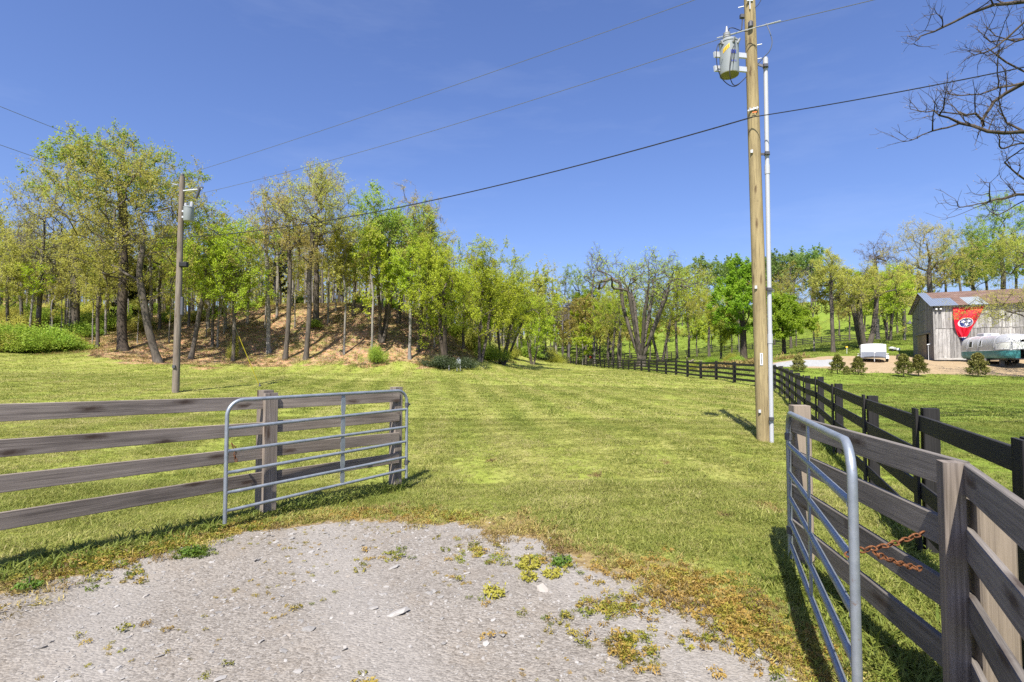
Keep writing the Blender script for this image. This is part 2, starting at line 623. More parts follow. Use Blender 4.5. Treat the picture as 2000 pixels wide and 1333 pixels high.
def poly_sd(x, y, poly):
    """signed distance to a polygon, positive inside"""
    poly = np.array(poly)
    x = np.asarray(x); y = np.asarray(y)
    best = np.full(x.shape, 1e9)
    ins = np.zeros(x.shape, bool)
    m = len(poly)
    for i in range(m):
        ax, ay = poly[i]; bx, by = poly[(i + 1) % m]
        ex, ey = bx - ax, by - ay
        t = np.clip(((x - ax) * ex + (y - ay) * ey) / (ex * ex + ey * ey + 1e-9), 0, 1)
        best = np.minimum(best, (x - ax - t * ex) ** 2 + (y - ay - t * ey) ** 2)
        cr = ((ay > y) != (by > y)) & (x < (bx - ax) * (y - ay) / (by - ay + 1e-12) + ax)
        ins ^= cr
    return np.where(ins, 1, -1) * np.sqrt(best)


def g2(pts): return [tuple(G(*p)[:2]) for p in pts]


DRIVE = g2([(1560, 1330), (1500, 1275), (1400, 1215), (1320, 1170), (1230, 1130), (1130, 1092), (1040, 1062), (960, 1034), (890, 1020), (760, 1016), (640, 1020), (540, 1030), (440, 1046), (330, 1072), (200, 1108), (90, 1146), (0, 1170)]) + [(-6.5, 1.5), (-9, -4), (-10, -14), (1, -14), (.6, -2), (1.2, 1.5)]
SOIL = g2([(130, 690), (230, 704), (330, 712), (480, 713), (640, 714), (800, 712), (880, 708), (960, 700)]) + [(p.x, p.y) for p in (on(960, 70), on(900, 85), on(760, 100), on(500, 100), on(420, 100), on(200, 105), on(-150, 105), on(-150, 52), on(60, 52), on(130, 53))]
YARD = [(p.x, p.y) for p in (on(1500, 43), on(1575, 39.5), on(1680, 37.3), on(1800, 36.6), on(2060, 36.2))] + [(75, 36), (75, 50), (48, 60), (43, 56)] + [(p.x, p.y) for p in (on(1780, 54), on(1720, 51), on(1640, 50.5), on(1560, 48.5), on(1500, 46))]
GREYP = [(p.x, p.y) for p in (on(1500, 43), on(1575, 40), on(1635, 40.5), on(1632, 46.5), on(1560, 46.5), on(1510, 45))]

BARE = [(*tuple(G(px, py)[:2]), r_) for px, py, r_ in ((1500, 993, .17), (1160, 930, .09), (1048, 763, .35), (1300, 905, .07), (700, 842, .07), (1420, 1010, .08), (960, 900, .06), (1494, 857, .14))]
_k = np.random.default_rng(3)


def wob(x, y, s, seed):
    """cheap smooth noise from a few sines"""
    r = np.random.default_rng(seed)
    o = 0
    for i in range(7):
        a = r.uniform(0, 6.28); f = s * r.uniform(.5, 2.2)
        o = o + np.sin(f * (x * math.cos(a) + y * math.sin(a)) + r.uniform(0, 6.28)) / 7 ** .5
    return o


def masks(x, y):
    dsd = poly_sd(x, y, DRIVE) + .10 * wob(x, y, 5, 1) + .05 * wob(x, y, 17, 2)
    # right hand margin is wide dead grass, left margin narrow yellow weeds
    wide = np.where(x > -.2, .62, .50)
    drive = np.clip(dsd / np.where(x > -.4, .5, .22) + .5, 0, 1)
    dry = np.clip(1.15 - np.abs(dsd + .12) / wide, 0, 1)
    ssd = poly_sd(x, y, SOIL) + 1.6 * wob(x, y, .7, 4) + .6 * wob(x, y, 2.4, 5)
    for bx, by, br in BARE: dry = np.maximum(dry, np.clip(1.5 - np.hypot(x - bx, (y - by) * .8) / br, 0, 1))
    soil = np.clip(ssd / 4.5 + .5, 0, 1)
    ysd = poly_sd(x, y, YARD) + .3 * wob(x, y, 2, 6)
    yard = np.clip(ysd / .5 + .5, 0, 1)
    gsd = poly_sd(x, y, GREYP) + .3 * wob(x, y, 2, 7)
    grey = np.clip(gsd / .8 + .5, 0, 1)
    lush = np.clip((x - (13.5 + np.clip((y - 60) * -.0, -2, 2)) + 2.5 * (y < 31) * np.clip((31 - y) / 10, 0, 3)) / 3 + .0, 0, 1)
    fx = np.interp(y, [0, 3, 7.7, 10.35, 31.7, 140, 400], [1.6, 2.8, 5.05, 6.2, 14.5, 12, 20])
    lush = np.clip((x - fx) / 1.2, 0, 1)
    return drive, dry, soil, yard, grey, lush, dsd


def axis(lo, hi, s0, k):
    o = [0.0]
    while o[-1] < hi: o.append(o[-1] + max(s0, k * abs(o[-1])))
    p = [0.0]
    while p[-1] > lo: p.append(p[-1] - max(s0, k * abs(p[-1])))
    return np.array(sorted(set(p[1:] + o)))


xs = axis(-330, 330, .11, .021)
ys = axis(-40, 460, .11, .018)
X, Y = np.meshgrid(xs, ys)
Z = hgt_np(X, Y)
dr, dy_, so, ya, gr, lu, dsd = masks(X, Y)
Z = Z + .012 * wob(X, Y, 2.5, 9) + np.where(Y > 20, .03, .0) * wob(X, Y, .9, 10) - .03 * np.clip(dsd / .4, 0, 1)


def surf(x, y):
    """height of the ground sheet with its small waves"""
    x = np.asarray(x); y = np.asarray(y)
    return hgt_np(x, y) + .012 * wob(x, y, 2.5, 9) + np.where(y > 20, .03, .0) * wob(x, y, .9, 10) - .03 * np.clip(masks(x, y)[6] / .4, 0, 1)


nx, ny = len(xs), len(ys)
idx = np.arange(nx * ny).reshape(ny, nx)
Q = np.stack([idx[:-1, :-1], idx[:-1, 1:], idx[1:, 1:], idx[1:, :-1]], -1).reshape(-1, 4)
VV = np.stack([X, Y, Z], -1).reshape(-1, 3)
AT = {'drive': dr.ravel(), 'dry': dy_.ravel(), 'soil': so.ravel(), 'yard': ya.ravel(), 'greyp': gr.ravel(), 'lush': lu.ravel()}

# ground material: masks say which ground it is, noise breaks their edges
a = NT('ground_cover')
pos = a.pos()


def edge(name, amt, sc_, lo=.42, hi=.58):
    n_ = a.noise(pos, sc_, 5, .7)
    return a.ramp(a.math('ADD', a.attr(name), a.math('MULTIPLY', a.math('SUBTRACT', n_, .5), amt)), [(lo, 0.0), (hi, 1.0)])


n_big = a.noise(pos, .22, 4, .6)
n_mid = a.noise(pos, 1.7, 5, .65)
n_fine = a.noise(pos, 28, 5, .75)
grass = a.ramp(n_mid, [(.3, (.215, .225, .046)), (.5, (.26, .262, .062)), (.72, (.315, .302, .095))])
grass = a.mix(a.math('MULTIPLY', n_fine, .5), grass, (.19, .205, .042))
# mown streaks run along the field
st = a.noise(a.mapping(pos, (.55, .045, .2), rot=(0, 0, math.radians(70))), 3.2, 3, .6)
grass = a.mix(a.ramp(st, [(.42, 0.0), (.62, .6)]), grass, (.34, .322, .112))
wv = a.n('ShaderNodeTexWave')
a.set(wv.inputs['Vector'], a.mapping(pos, (1, 1, 1), rot=(0, 0, math.radians(-9))))
wv.inputs['Scale'].default_value = .19
wv.inputs['Distortion'].default_value = 2.5
wv.inputs['Detail'].default_value = 3
wv.inputs['Detail Scale'].default_value = 2
grass = a.mix(a.math('MULTIPLY', wv.outputs['Fac'], .6), grass, (.23, .285, .045))
green2 = a.ramp(n_mid, [(.3, (.13, .185, .026)), (.55, (.19, .25, .036)), (.75, (.25, .285, .055))])
green2 = a.mix(a.math('MULTIPLY', n_fine, .45), green2, (.09, .14, .02))
col = a.mix(a.attr('lush'), grass, green2)
# soil under the trees
leafy = a.voro(pos, 9, 'F1', 'Color')
soilc = a.ramp(a.noise(pos, .55, 6, .7), [(.32, (.19, .125, .07)), (.5, (.33, .215, .12)), (.66, (.42, .255, .135))])
soilc = a.mix(.22, soilc, leafy, 'OVERLAY')
moss = a.ramp(a.noise(pos, .8, 5, .7), [(.50, 0.0), (.66, .85)])
soilc = a.mix(moss, soilc, (.22, .225, .06))
col = a.mix(edge('soil', .9, 1.1), col, soilc)
# bare spots
# yard
yc = a.ramp(a.noise(pos, 2.2, 6, .7), [(.3, (.27, .20, .115)), (.6, (.34, .255, .155)), (.8, (.31, .255, .14))])
gc = a.ramp(a.noise(pos, 3, 6, .7), [(.3, (.27, .27, .262)), (.7, (.36, .36, .345))])
yc = a.mix(edge('greyp', .3, 1.5), yc, gc)
col = a.mix(edge('yard', .35, 2.0), col, yc)
# dead grass margin
dc = a.ramp(a.noise(pos, 9, 5, .7), [(.3, (.12, .085, .045)), (.5, (.24, .175, .08)), (.7, (.33, .265, .115))])
col = a.mix(edge('dry', .8, 7.0, .35, .6), col, dc)
# gravel
ch1 = a.n('ShaderNodeTexVoronoi'); a.set(ch1.inputs['Vector'], a.mapping(pos, (1, 1.5, 1), rot=(0, 0, .5))); ch1.inputs['Scale'].default_value = 42
ch2 = a.n('ShaderNodeTexVoronoi'); a.set(ch2.inputs['Vector'], pos); ch2.inputs['Scale'].default_value = 110
sp = a.n('ShaderNodeSeparateColor'); a.set(sp.inputs[0], ch1.outputs['Color'])
sp2 = a.n('ShaderNodeSeparateColor'); a.set(sp2.inputs[0], ch2.outputs['Color'])
gf = a.math('ADD', a.math('MULTIPLY', sp.outputs[0], .5), a.math('MULTIPLY', sp2.outputs[1], .5))
gcol = a.ramp(gf, [(.1, (.13, .114, .096)), (.5, (.222, .20, .172)), (.9, (.30, .273, .238))])
gcol = a.mix(a.ramp(a.noise(pos, 2.0, 5, .7), [(.52, 0.0), (.75, .5)]), gcol, (.24, .20, .155))
# packed wheel lines, a little smoother and paler than the loose stone
trk = a.n('ShaderNodeTexWave'); a.set(trk.inputs['Vector'], a.mapping(pos, (1, 1, 1), rot=(0, 0, math.radians(-27))))
trk.inputs['Scale'].default_value = .19; trk.inputs['Distortion'].default_value = 1.2; trk.inputs['Detail'].default_value = 3; trk.inputs['Detail Scale'].default_value = 1.5
gcol = a.mix(a.ramp(trk.outputs['Fac'], [(.55, 0.0), (.95, .35)]), gcol, (.30, .283, .26))
col = a.mix(edge('drive', 1.15, 9.0), col, gcol)
hh = a.math('ADD', a.math('MULTIPLY', n_fine, .5), a.math('MULTIPLY', ch1.outputs['Distance'], -.4))
a.bsdf(col, .95, 0, a.bump(hh, .8, .02), .08)
M['ground'] = a.m

ctr = VV[Q].mean(1)
m_dr, _, m_so, m_ya, m_gr, m_lu, _ = masks(ctr[:, 0], ctr[:, 1])
reg = np.zeros(len(Q), int)
reg[(m_lu > .5)] = 1
reg[m_so > .5] = 2
reg[m_ya > .5] = 3
reg[m_dr > .5] = 4
for k, nm in enumerate(('lawn', 'pasture_hill', 'wooded_bank_ground', 'gravel_yard', 'gravel_driveway')):
    q = Q[reg == k]
    used, inv = np.unique(q, return_inverse=True)
    me = np_mesh(nm, VV[used], inv.reshape(-1, 4), None, {kk: v[used] for kk, v in AT.items()}, M['ground'], True)
    tag(link(nm, me), kind='structure')

# ------------------------------------------------------------------ trees
def frame(t):
    t = t / (np.linalg.norm(t, axis=-1, keepdims=True) + 1e-9)
    ref = np.where(np.abs(t[..., 2:3]) < .9, np.array([0., 0., 1.]), np.array([1., 0., 0.]))
    u = np.cross(t, ref)
    u /= np.linalg.norm(u, axis=-1, keepdims=True) + 1e-9
    return t, u, np.cross(t, u)


def grow(seed, H, R, zb, r0, lean=(0, 0), stems=1, natt=300, tip=.012, spread=.5, crown_off=(0, 0), kink=.05):
    """a branching skeleton that reaches points scattered through the crown"""
    r = np.random.default_rng(seed)
    pos = np.zeros((6000, 3)); par = np.full(6000, -1); n = 0
    pos[0] = (0, 0, -.3); n = 1
    trunk_nodes = 1
    top = zb + (H - zb) * .45
    for s in range(stems):
        ang = r.uniform(0, 6.28) if stems > 1 else 0
        sp = spread * R * (1 if stems > 1 else 0)
        k = max(5, int(top / .9))
        prev = 0
        ph = r.uniform(0, 6.28, 4)
        amp = kink * H * .25
        for i in range(1, k + 1):
            t = i / k
            x = lean[0] * t ** .8 * .8 + crown_off[0] * max(0, t - .4) + sp * math.cos(ang) * t ** 1.1 + amp * t * math.sin(5 * t + ph[0]) + amp * .4 * t * math.sin(13 * t + ph[2])
            y = lean[1] * t ** .8 * .8 + crown_off[1] * max(0, t - .4) + sp * math.sin(ang) * t ** 1.1 + amp * t * math.sin(5 * t + ph[1])
            z = -.3 + (top + .3) * t * (1 - (.12 * r.random() if stems > 1 else 0))
            pos[n] = (x, y, z); par[n] = prev; prev = n; n += 1
    trunk_nodes = n
    # attractors in clumps
    nc = max(8, natt // 9)
    C = []
    while len(C) < nc:
        d = r.normal(size=3); d /= np.linalg.norm(d)
        q = d * r.random() ** .36
        if q[2] < -.55 and r.random() < .4: continue
        C.append(q)
    C = np.array(C)
    A = C[r.integers(0, nc, natt)] + r.normal(size=(natt, 3)) * .17
    zc, rz = (zb + H) / 2, (H - zb) / 2
    taper = 1 - .22 * np.clip(A[:, 2], -1, 1)
    A = np.stack([A[:, 0] * R * taper + lean[0] + crown_off[0], A[:, 1] * R * taper + lean[1] + crown_off[1], zc + A[:, 2] * rz], -1)
    A[:, 2] = np.clip(A[:, 2], zb * .75, H * 1.04)
    order = np.argsort(np.hypot(A[:, 0] - lean[0], A[:, 1] - lean[1]) + .25 * np.abs(A[:, 2] - zc))
    ok0 = zb * .62
    for i in order:
        q = A[i]
        pp = pos[:n]
        dv = q - pp
        d = np.linalg.norm(dv, axis=1)
        up = pp[:, 2] - q[2] + .75 * np.hypot(dv[:, 0], dv[:, 1])
        cost = d * (1 + .9 * np.clip(up / (d + .3), 0, 1.5)) + 9 * (pp[:, 2] < ok0)
        j = int(np.argmin(cost))
        L = d[j]
        if L < .12: continue
        k = max(1, min(5, int(L / .75)))
        pd = pp[j] - pp[par[j]] if par[j] >= 0 else np.array([0, 0, 1.])
        pd = pd / (np.linalg.norm(pd) + 1e-9)
        ctrl = pp[j] + (pd * .35 + dv[j] / L * .25 + np.array([0, 0, -.05])) * L + r.normal(size=3) * .09 * L
        p0 = pp[j].copy(); prev = j
        for s in range(1, k + 1):
            t = s / k
            pos[n] = (1 - t) ** 2 * p0 + 2 * t * (1 - t) * ctrl + t * t * q + (r.normal(size=3) * .05 * L if s < k else 0)
            par[n] = prev; prev = n; n += 1
        if n > 5900: break
    pos = pos[:n]; par = par[:n]
    rad = np.zeros(n); e = 2.15
    acc = np.zeros(n)
    nch = np.bincount(par[1:], minlength=n)
    for i in range(n - 1, 0, -1):
        rad[i] = acc[i] ** (1 / e) if nch[i] else tip
        acc[par[i]] += rad[i] ** e
    rad[0] = acc[0] ** (1 / e)
    kx = math.log(r0 / tip) / math.log(max(rad[0] / tip, 1.01))
    rad = tip * (rad / tip) ** kx
    # gentle taper along the bare bole, flare at the foot
    z = pos[:trunk_nodes, 2]
    rad[:trunk_nodes] *= (1 + .55 * np.exp(-np.clip(z, 0, 9) / .35)) * (1.06 - .10 * np.clip(z / max(top, 1), 0, 1))
    return pos, par, rad, trunk_nodes


def skin(pos, par, rad, sides=(9, 5, 3)):
    """tubes along the chains of a skeleton"""
    n = len(pos)
    kids = [[] for _ in range(n)]
    for i in range(n):
        if par[i] >= 0: kids[par[i]].append(i)
    chains = []
    for i in range(n):
        if not kids[i]: continue
        ks = sorted(kids[i], key=lambda c: -rad[c])
        if par[i] < 0: starts = ks
        else: starts = ks[1:]
        for c in starts:
            ch = [i, c]
            while kids[ch[-1]]:
                ch.append(max(kids[ch[-1]], key=lambda c_: rad[c_]))
            chains.append(ch)
    V, Q = [], []
    off = 0
    for ch in chains:
        p = pos[ch]
        rr = rad[ch].copy()
        if par[ch[0]] >= 0: rr[0] = min(rr[0], rr[1] * 1.25)
        k = sides[0] if rr[0] > .12 else sides[1] if rr[0] > .035 else sides[2]
        t = np.gradient(p, axis=0)
        t, u, v = frame(t)
        a_ = np.linspace(0, 2 * np.pi, k, endpoint=False)
        ring = p[:, None] + (u[:, None] * np.cos(a_)[None, :, None] + v[:, None] * np.sin(a_)[None, :, None]) * rr[:, None, None]
        # keep rings from twisting: reorder by nearest start
        V.append(ring.reshape(-1, 3))
        m = len(ch)
        b = off + np.arange(m - 1)[:, None] * k
        i0 = np.arange(k)[None]; i1 = (np.arange(k)[None] + 1) % k
        Q.append(np.stack([b + i0, b + i1, b + k + i1, b + k + i0], -1).reshape(-1, 4))
        off += m * k
    return np.concatenate(V), np.concatenate(Q)


def twigs_of(r, pos, par, rad, per, length, trunk_nodes, rmax=.045, tw=.008, upb=.25):
    n = len(pos)
    sel = np.where((rad < rmax) & ~trunk_nodes)[0]
    nch = np.bincount(par[par >= 0], minlength=n)
    rep = np.repeat(sel, np.where(nch[sel] == 0, per * 2, per))
    d = pos[rep] - pos[par[rep]]
    d /= np.linalg.norm(d, axis=1, keepdims=True) + 1e-9
    back = r.random((len(rep), 1))
    base = pos[rep] * (1 - back) + pos[par[rep]] * back
    dr_ = d * .75 + r.normal(size=d.shape) * .62 + np.array([0, 0, upb])
    dr_ /= np.linalg.norm(dr_, axis=1, keepdims=True)
    L = length * r.uniform(.45, 1.25, len(rep))
    return base, dr_, L


def twig_mesh(base, d, L, tw):
    t, u, v = frame(d)
    n = len(base)
    a_ = np.array([0, 2.094, 4.189])
    ring = base[:, None] + (u[:, None] * np.cos(a_)[None, :, None] + v[:, None] * np.sin(a_)[None, :, None]) * tw
    tipv = base + d * L[:, None]
    V = np.concatenate([ring, tipv[:, None]], 1).reshape(-1, 3)
    b = np.arange(n)[:, None] * 4
    T = np.concatenate([b + [0, 1, 3], b + [1, 2, 3], b + [2, 0, 3]], 1).reshape(-1, 3)
    return V, T


def leaves_on(r, base, d, L, k, size, asp=.6, jit=.10, centre=None, droop=.1, sunny=1.6):
    n = len(base)
    t = r.uniform(.25, 1.05, (n, k, 1))
    c = base[:, None] + d[:, None] * L[:, None, None] * t + r.normal(size=(n, k, 3)) * jit
    c = c.reshape(-1, 3)
    m = len(c)
    ax = r.normal(size=(m, 3)) * .8 + np.repeat(d, k, 0) * .5 + np.array([0, 0, -droop])
    _, u, v = frame(ax)
    ax = ax / np.linalg.norm(ax, axis=1, keepdims=True)
    s = size * r.uniform(.6, 1.35, (m, 1))
    if sunny:
        # leaves turn their faces to the light
        nrm = r.normal(size=(m, 3)) + sunny * np.array([-.18, -.62, .76])
        nrm /= np.linalg.norm(nrm, axis=1, keepdims=True)
        ax = ax - nrm * (ax * nrm).sum(1, keepdims=True)
        ax /= np.linalg.norm(ax, axis=1, keepdims=True) + 1e-9
        u = np.cross(nrm, ax)
    nn = np.cross(ax, u)
    V = np.stack([c - ax * s * .5, c + u * s * asp * .5 + nn * s * .1, c + ax * s * .5, c - u * s * asp * .5 + nn * s * .1], 1).reshape(-1, 3)
    Qd = np.arange(m * 4).reshape(-1, 4)
    cl = .5 + .5 * np.sin(c[:, 0] * 1.3 + np.sin(c[:, 2] * 1.1) * 1.5) * np.sin(c[:, 1] * 1.1 + c[:, 2] * .9)
    tint = np.clip(.55 * r.random(m) + .45 * cl, 0, 1)
    return V, Qd, np.repeat(tint, 4)


KIND = {
    # leaf material, bark, leaves per twig, leaf size, twigs per node, twig length, attractors
    'olive': ('leaf_olive', 'bark', 13, .115, 3, .75, 330),
    'lime': ('leaf_lime', 'bark', 13, .135, 3, .7, 330),
    'green': ('leaf_green', 'bark', 14, .15, 3, .7, 330),
    'bright': ('leaf_bright', 'bark_dark', 18, .175, 4, .6, 300),
    'tan': ('leaf_tan', 'bark', 12, .113, 3, .75, 330),
    'far': ('leaf_far', 'bark', 7, .36, 3, .9, 160),
    'thin': ('leaf_olive', 'bark_pale', 6, .21, 2, .8, 170),
    'thinlime': ('leaf_lime', 'bark_pale', 6, .23, 2, .8, 170),
    'bare': ('bud', 'bark_grey', 1, .09, 5, .95, 330),
    'cedar': ('leaf_dark', 'bark_dark', 9, .24, 4, .6, 300),
}
TREES = {}


def tree_mesh(seed, H, R, zb, r0, kind, tw=.0065, dens=1.0, lsize=1.0, bark_=None, leaf_=None, **kw):
    lm, bm_, lk, ls, per, tl, natt = KIND[kind]
    natt = kw.pop('natt', natt)
    st = kw.pop('stems', 1)
    bole = kw.pop('bole', 0.0)
    if st == 1:
        pos, par, rad, tn = grow(seed, H, R, zb, r0, natt=natt, **kw)
        tmask = np.arange(len(pos)) < tn
    else:
        sp_ = kw.pop('spread', .4)
        ln = kw.pop('lean', (0, 0))
        r_ = np.random.default_rng(seed + 5)
        PP, PR, RD, TM = [], [], [], []
        off = 0
        a0 = r_.uniform(0, 6.28)
        for k in range(st):
            an = a0 + k * 6.283 / st + r_.uniform(-.3, .3)
            l2 = (ln[0] + math.cos(an) * sp_ * R, ln[1] + math.sin(an) * sp_ * R)
            f = r_.uniform(.86, 1.0)
            p_, q_, w_, t_ = grow(seed * 31 + k, H * f - bole, R * (.85 - .3 * sp_), max(.4, zb * f - bole), r0 * (.62 if st > 2 else .72), lean=l2, natt=natt // st, **kw)
            p_ = p_ + np.array([math.cos(an) * r0 * .45, math.sin(an) * r0 * .45, bole])
            q_ = q_ + off; q_[0] = -1
            PP.append(p_); PR.append(q_); RD.append(w_); TM.append(np.arange(len(p_)) < t_)
            off += len(p_)
        pos, par, rad, tmask = map(np.concatenate, (PP, PR, RD, TM))
    r = np.random.default_rng(seed + 1000)
    V1, Q1 = skin(pos, par, rad)
    if bole:
        zz = np.linspace(-.3, bole + .5, 8); an = np.linspace(0, 6.283, 14, endpoint=False)
        rr_ = r0 * 1.5 * (1.05 + .5 * np.exp(-(zz + .3) / .5)[:, None] + .12 * np.sin(an * 3 + zz[:, None] * 1.5) + .08 * np.sin(an * 5 - zz[:, None] * 2))
        Vb = np.stack([rr_ * np.cos(an), rr_ * np.sin(an), np.repeat(zz[:, None], 14, 1)], -1).reshape(-1, 3)
        i0 = np.arange(14); i1 = (i0 + 1) % 14
        Qb = np.concatenate([np.stack([k * 14 + i0, k * 14 + i1, k * 14 + 14 + i1, k * 14 + 14 + i0], -1) for k in range(7)])
        V1, Q1 = np.concatenate([Vb, V1]), np.concatenate([Qb, Q1 + len(Vb)])
    b, d, L = twigs_of(r, pos, par, rad, per, tl * min(1.2, max(.5, R / 4)), tmask)
    V2, T2 = twig_mesh(b, d, L, tw)
    V = np.concatenate([V1, V2]); T2 = T2 + len(V1)
    trunk = np_mesh('trunk', V, Q1, T2, None, M[bark_ or bm_], False)
    nq = len(Q1)
    sm = np.zeros(nq + len(T2), dtype=bool); sm[:nq] = True
    trunk.polygons.foreach_set('use_smooth', sm)
    k = lk
    if dens != 1.0:
        keep = r.random(len(b)) < dens
        b, d, L = b[keep], d[keep], L[keep]
    V3, Q3, tint = leaves_on(r, b, d, L, k, ls * lsize)
    crown = np_mesh('crown', V3, Q3, None, {'tint': tint}, M[leaf_ or lm], False)
    return trunk, crown


def put_tree(name, label, x, y, meshes, scale=1.0, rz=0.0, cat='tree', group=None, dz=0.0, sz=None):
    e = empty(name, (x, y, hgt(x, y) + dz), label, cat, group, rz)
    e.scale = (scale, scale, sz or scale)
    link('trunk', meshes[0], e)
    link('crown', meshes[1], e)
    return e


def tree_at(px, d, toppy, wpx, botpy, kind, label, name='broadleaf_tree', seed=1, r0=.2, leanpx=0, leany=0, cat='tree', group=None, **kw):
    """tree with its foot under column px at depth d, crown top at toppy, wpx wide, crown bottom at botpy"""
    g = on(px, d)
    H = P(px, toppy, d).z - g.z
    zb = max(.6, P(px, botpy, d).z - g.z)
    R = wpx / 2100.0 * d * .98
    lean = (leanpx / 1050.0 * d, leany)
    return put_tree(name, label, g.x, g.y, tree_mesh(seed, H * .97, R, zb, r0, kind, lean=lean, **kw), cat=cat, group=group)


# --- front trees of the left wood, left to right
tree_at(72, 52, 365, 95, 520, 'bare', 'tall bare grey tree at the left end of the wood, above the shrubs', 'bare_tree', 1, .20, natt=230, leanpx=6)
tree_at(40, 53, 425, 130, 590, 'bare', 'thin many-twigged bare tree at the far left of the picture behind the shrubs', 'bare_tree', 2, .14, natt=260)
tree_at(98, 56, 450, 110, 600, 'bare', 'second many-twigged bare tree between the far left one and the flared olive tree', 'bare_tree', 51, .13, natt=230)
tree_at(415, 50, 440, 110, 590, 'lime', 'low lime tree in the gap between the pole and the guy wire', 'broadleaf_tree', 52, .12, natt=260)
tree_at(190, 50, 420, 150, 600, 'olive', 'low olive tree filling the gap left of the big dark trunk', 'broadleaf_tree', 54, .14, natt=300)
tree_at(690, 57, 420, 120, 550, 'olive', 'dense olive tree over the crest between the bare sapling and the tall green tree', 'broadleaf_tree', 55, .16, natt=300)
tree_at(905, 57, 470, 120, 650, 'lime', 'lime tree between the leaning stems and the twin grey trunks', 'broadleaf_tree', 56, .15, natt=280)
tree_at(12, 50, 470, 100, 590, 'olive', 'small olive tree on the left picture edge over the bushes', 'broadleaf_tree', 3, .12, dens=.7)
tree_at(148, 54, 330, 230, 560, 'olive', 'olive tree with flared ivy-covered foot left of the big dark trunk', 'broadleaf_tree', 4, .34, leanpx=-10, natt=420, lsize=1.15)
tree_at(241, 47, 236, 255, 400, 'green', 'tallest tree of the wood, green crown on a straight dark trunk', 'broadleaf_tree', 5, .36, leanpx=-52, leany=2, bark_='bark_dark', natt=480, lsize=1.2)
tree_at(312, 44, 285, 340, 560, 'olive', 'big yellow-olive tree on a trunk leaning left beside the old utility pole', 'broadleaf_tree', 6, .27, leanpx=-62, leany=-.5, natt=560, kink=.10, lsize=1.12)
tree_at(372, 46.5, 385, 150, 600, 'lime', 'lime tree directly right of the old utility pole', 'broadleaf_tree', 7, .18, leanpx=35, dens=.8)
tree_at(455, 47, 420, 130, 640, 'lime', 'lime green tree with leafy ivied trunk behind the yellow guy wire', 'broadleaf_tree', 8, .15, leanpx=5, dens=.75)
tree_at(526, 49, 350, 90, 545, 'bare', 'slim bare tree with pale forked trunk on the bank', 'bare_tree', 9, .18, bark_='bark_pale', natt=170, leanpx=-12)
tree_at(557, 47.5, 340, 165, 530, 'tan', 'tan-leaved tree with dark trunk, first of the pair at the foot of the bank', 'budding_tree', 10, .19, leanpx=12, dens=.75)
tree_at(597, 47.5, 318, 200, 500, 'olive', 'golden olive tree, right of the pair at the foot of the bank', 'broadleaf_tree', 11, .20, leanpx=15, natt=380, dens=.8)
tree_at(616, 55, 325, 150, 520, 'tan', 'tan budding tree high on the bank behind the golden olive tree', 'budding_tree', 12, .27)
tree_at(672, 49, 430, 75, 600, 'thin', 'thin olive sapling on the bare middle of the bank', 'sapling_tree', 13, .09)
tree_at(726, 48, 430, 80, 620, 'thinlime', 'thin sapling rising from a lime bush at the foot of the bank', 'sapling_tree', 14, .10)
tree_at(745, 52, 330, 185, 530, 'green', 'tall fresh green tree with several grey stems on the bank', 'broadleaf_tree', 15, .25, stems=3, spread=.35, leanpx=20, natt=460, dens=.8, lsize=1.1)
tree_at(775, 57, 350, 120, 560, 'tan', 'tan and green tree behind the tall many-stemmed one', 'budding_tree', 16, .2, leanpx=30, dens=.55)
tree_at(800, 49, 465, 115, 600, 'lime', 'lime tree on a slim pale trunk near the right end of the bank', 'broadleaf_tree', 17, .14, bark_='bark_pale')
tree_at(815, 51, 390, 110, 570, 'olive', 'olive tree on a dark trunk near the right end of the bank', 'broadleaf_tree', 18, .15, leanpx=20)
tree_at(872, 48, 455, 170, 650, 'lime', 'lime tree with dark leaning stems beside the utility pedestal', 'broadleaf_tree', 19, .24, stems=2, spread=.25, leanpx=-18, bark_='bark_dark', natt=400)
tree_at(937, 53, 440, 160, 650, 'lime', 'brightest lime tree with twin grey trunks at the wood corner', 'broadleaf_tree', 20, .2, stems=2, spread=.22, leanpx=15, natt=420, bark_='bark')
tree_at(978, 60, 490, 150, 660, 'lime', 'lime tree with arching stems leaning over the lawn corner', 'broadleaf_tree', 21, .2, stems=4, spread=.5, leanpx=30)
tree_at(1040, 74, 560, 100, 680, 'lime', 'rounded lime tree low at the end of the lawn', 'broadleaf_tree', 22, .18, stems=3, spread=.4)
tree_at(1089, 126, 490, 60, 600, 'thin', 'tall slender pale tree where the black fence starts', 'slender_tree', 23, .28, leanpx=-14, natt=150, dens=.6)
tree_at(1146, 122, 510, 80, 595, 'green', 'slim tree with small green crown left of the old gnarled tree', 'slender_tree', 24, .26, leanpx=-20, bark_='bark', natt=200)
tree_at(1160, 118, 480, 70, 570, 'bare', 'tall bare tree behind the slim green-crowned one', 'bare_tree', 25, .3, natt=140, tw=.02)
tree_at(1195, 92, 540, 110, 650, 'olive', 'olive tree left of the old gnarled tree behind the black fence', 'broadleaf_tree', 26, .2, leanpx=10)
tree_at(1252, 76, 478, 215, 585, 'bare', 'old gnarled tree with thick split trunk and spreading bare limbs', 'gnarled_tree', 27, .40, stems=7, bole=2.0, spread=.62, leanpx=10, natt=520, tw=.012, bark_='bark', kink=.06, leaf_='leaf_lime', lsize=2.3)
tree_at(1290, 86, 510, 200, 640, 'lime', 'broad lime tree behind the old gnarled tree', 'broadleaf_tree', 28, .3, stems=2, spread=.3, natt=380)
tree_at(1210, 84, 545, 110, 655, 'lime', 'lime tree low behind the left limbs of the old gnarled tree', 'broadleaf_tree', 57, .2, natt=260)
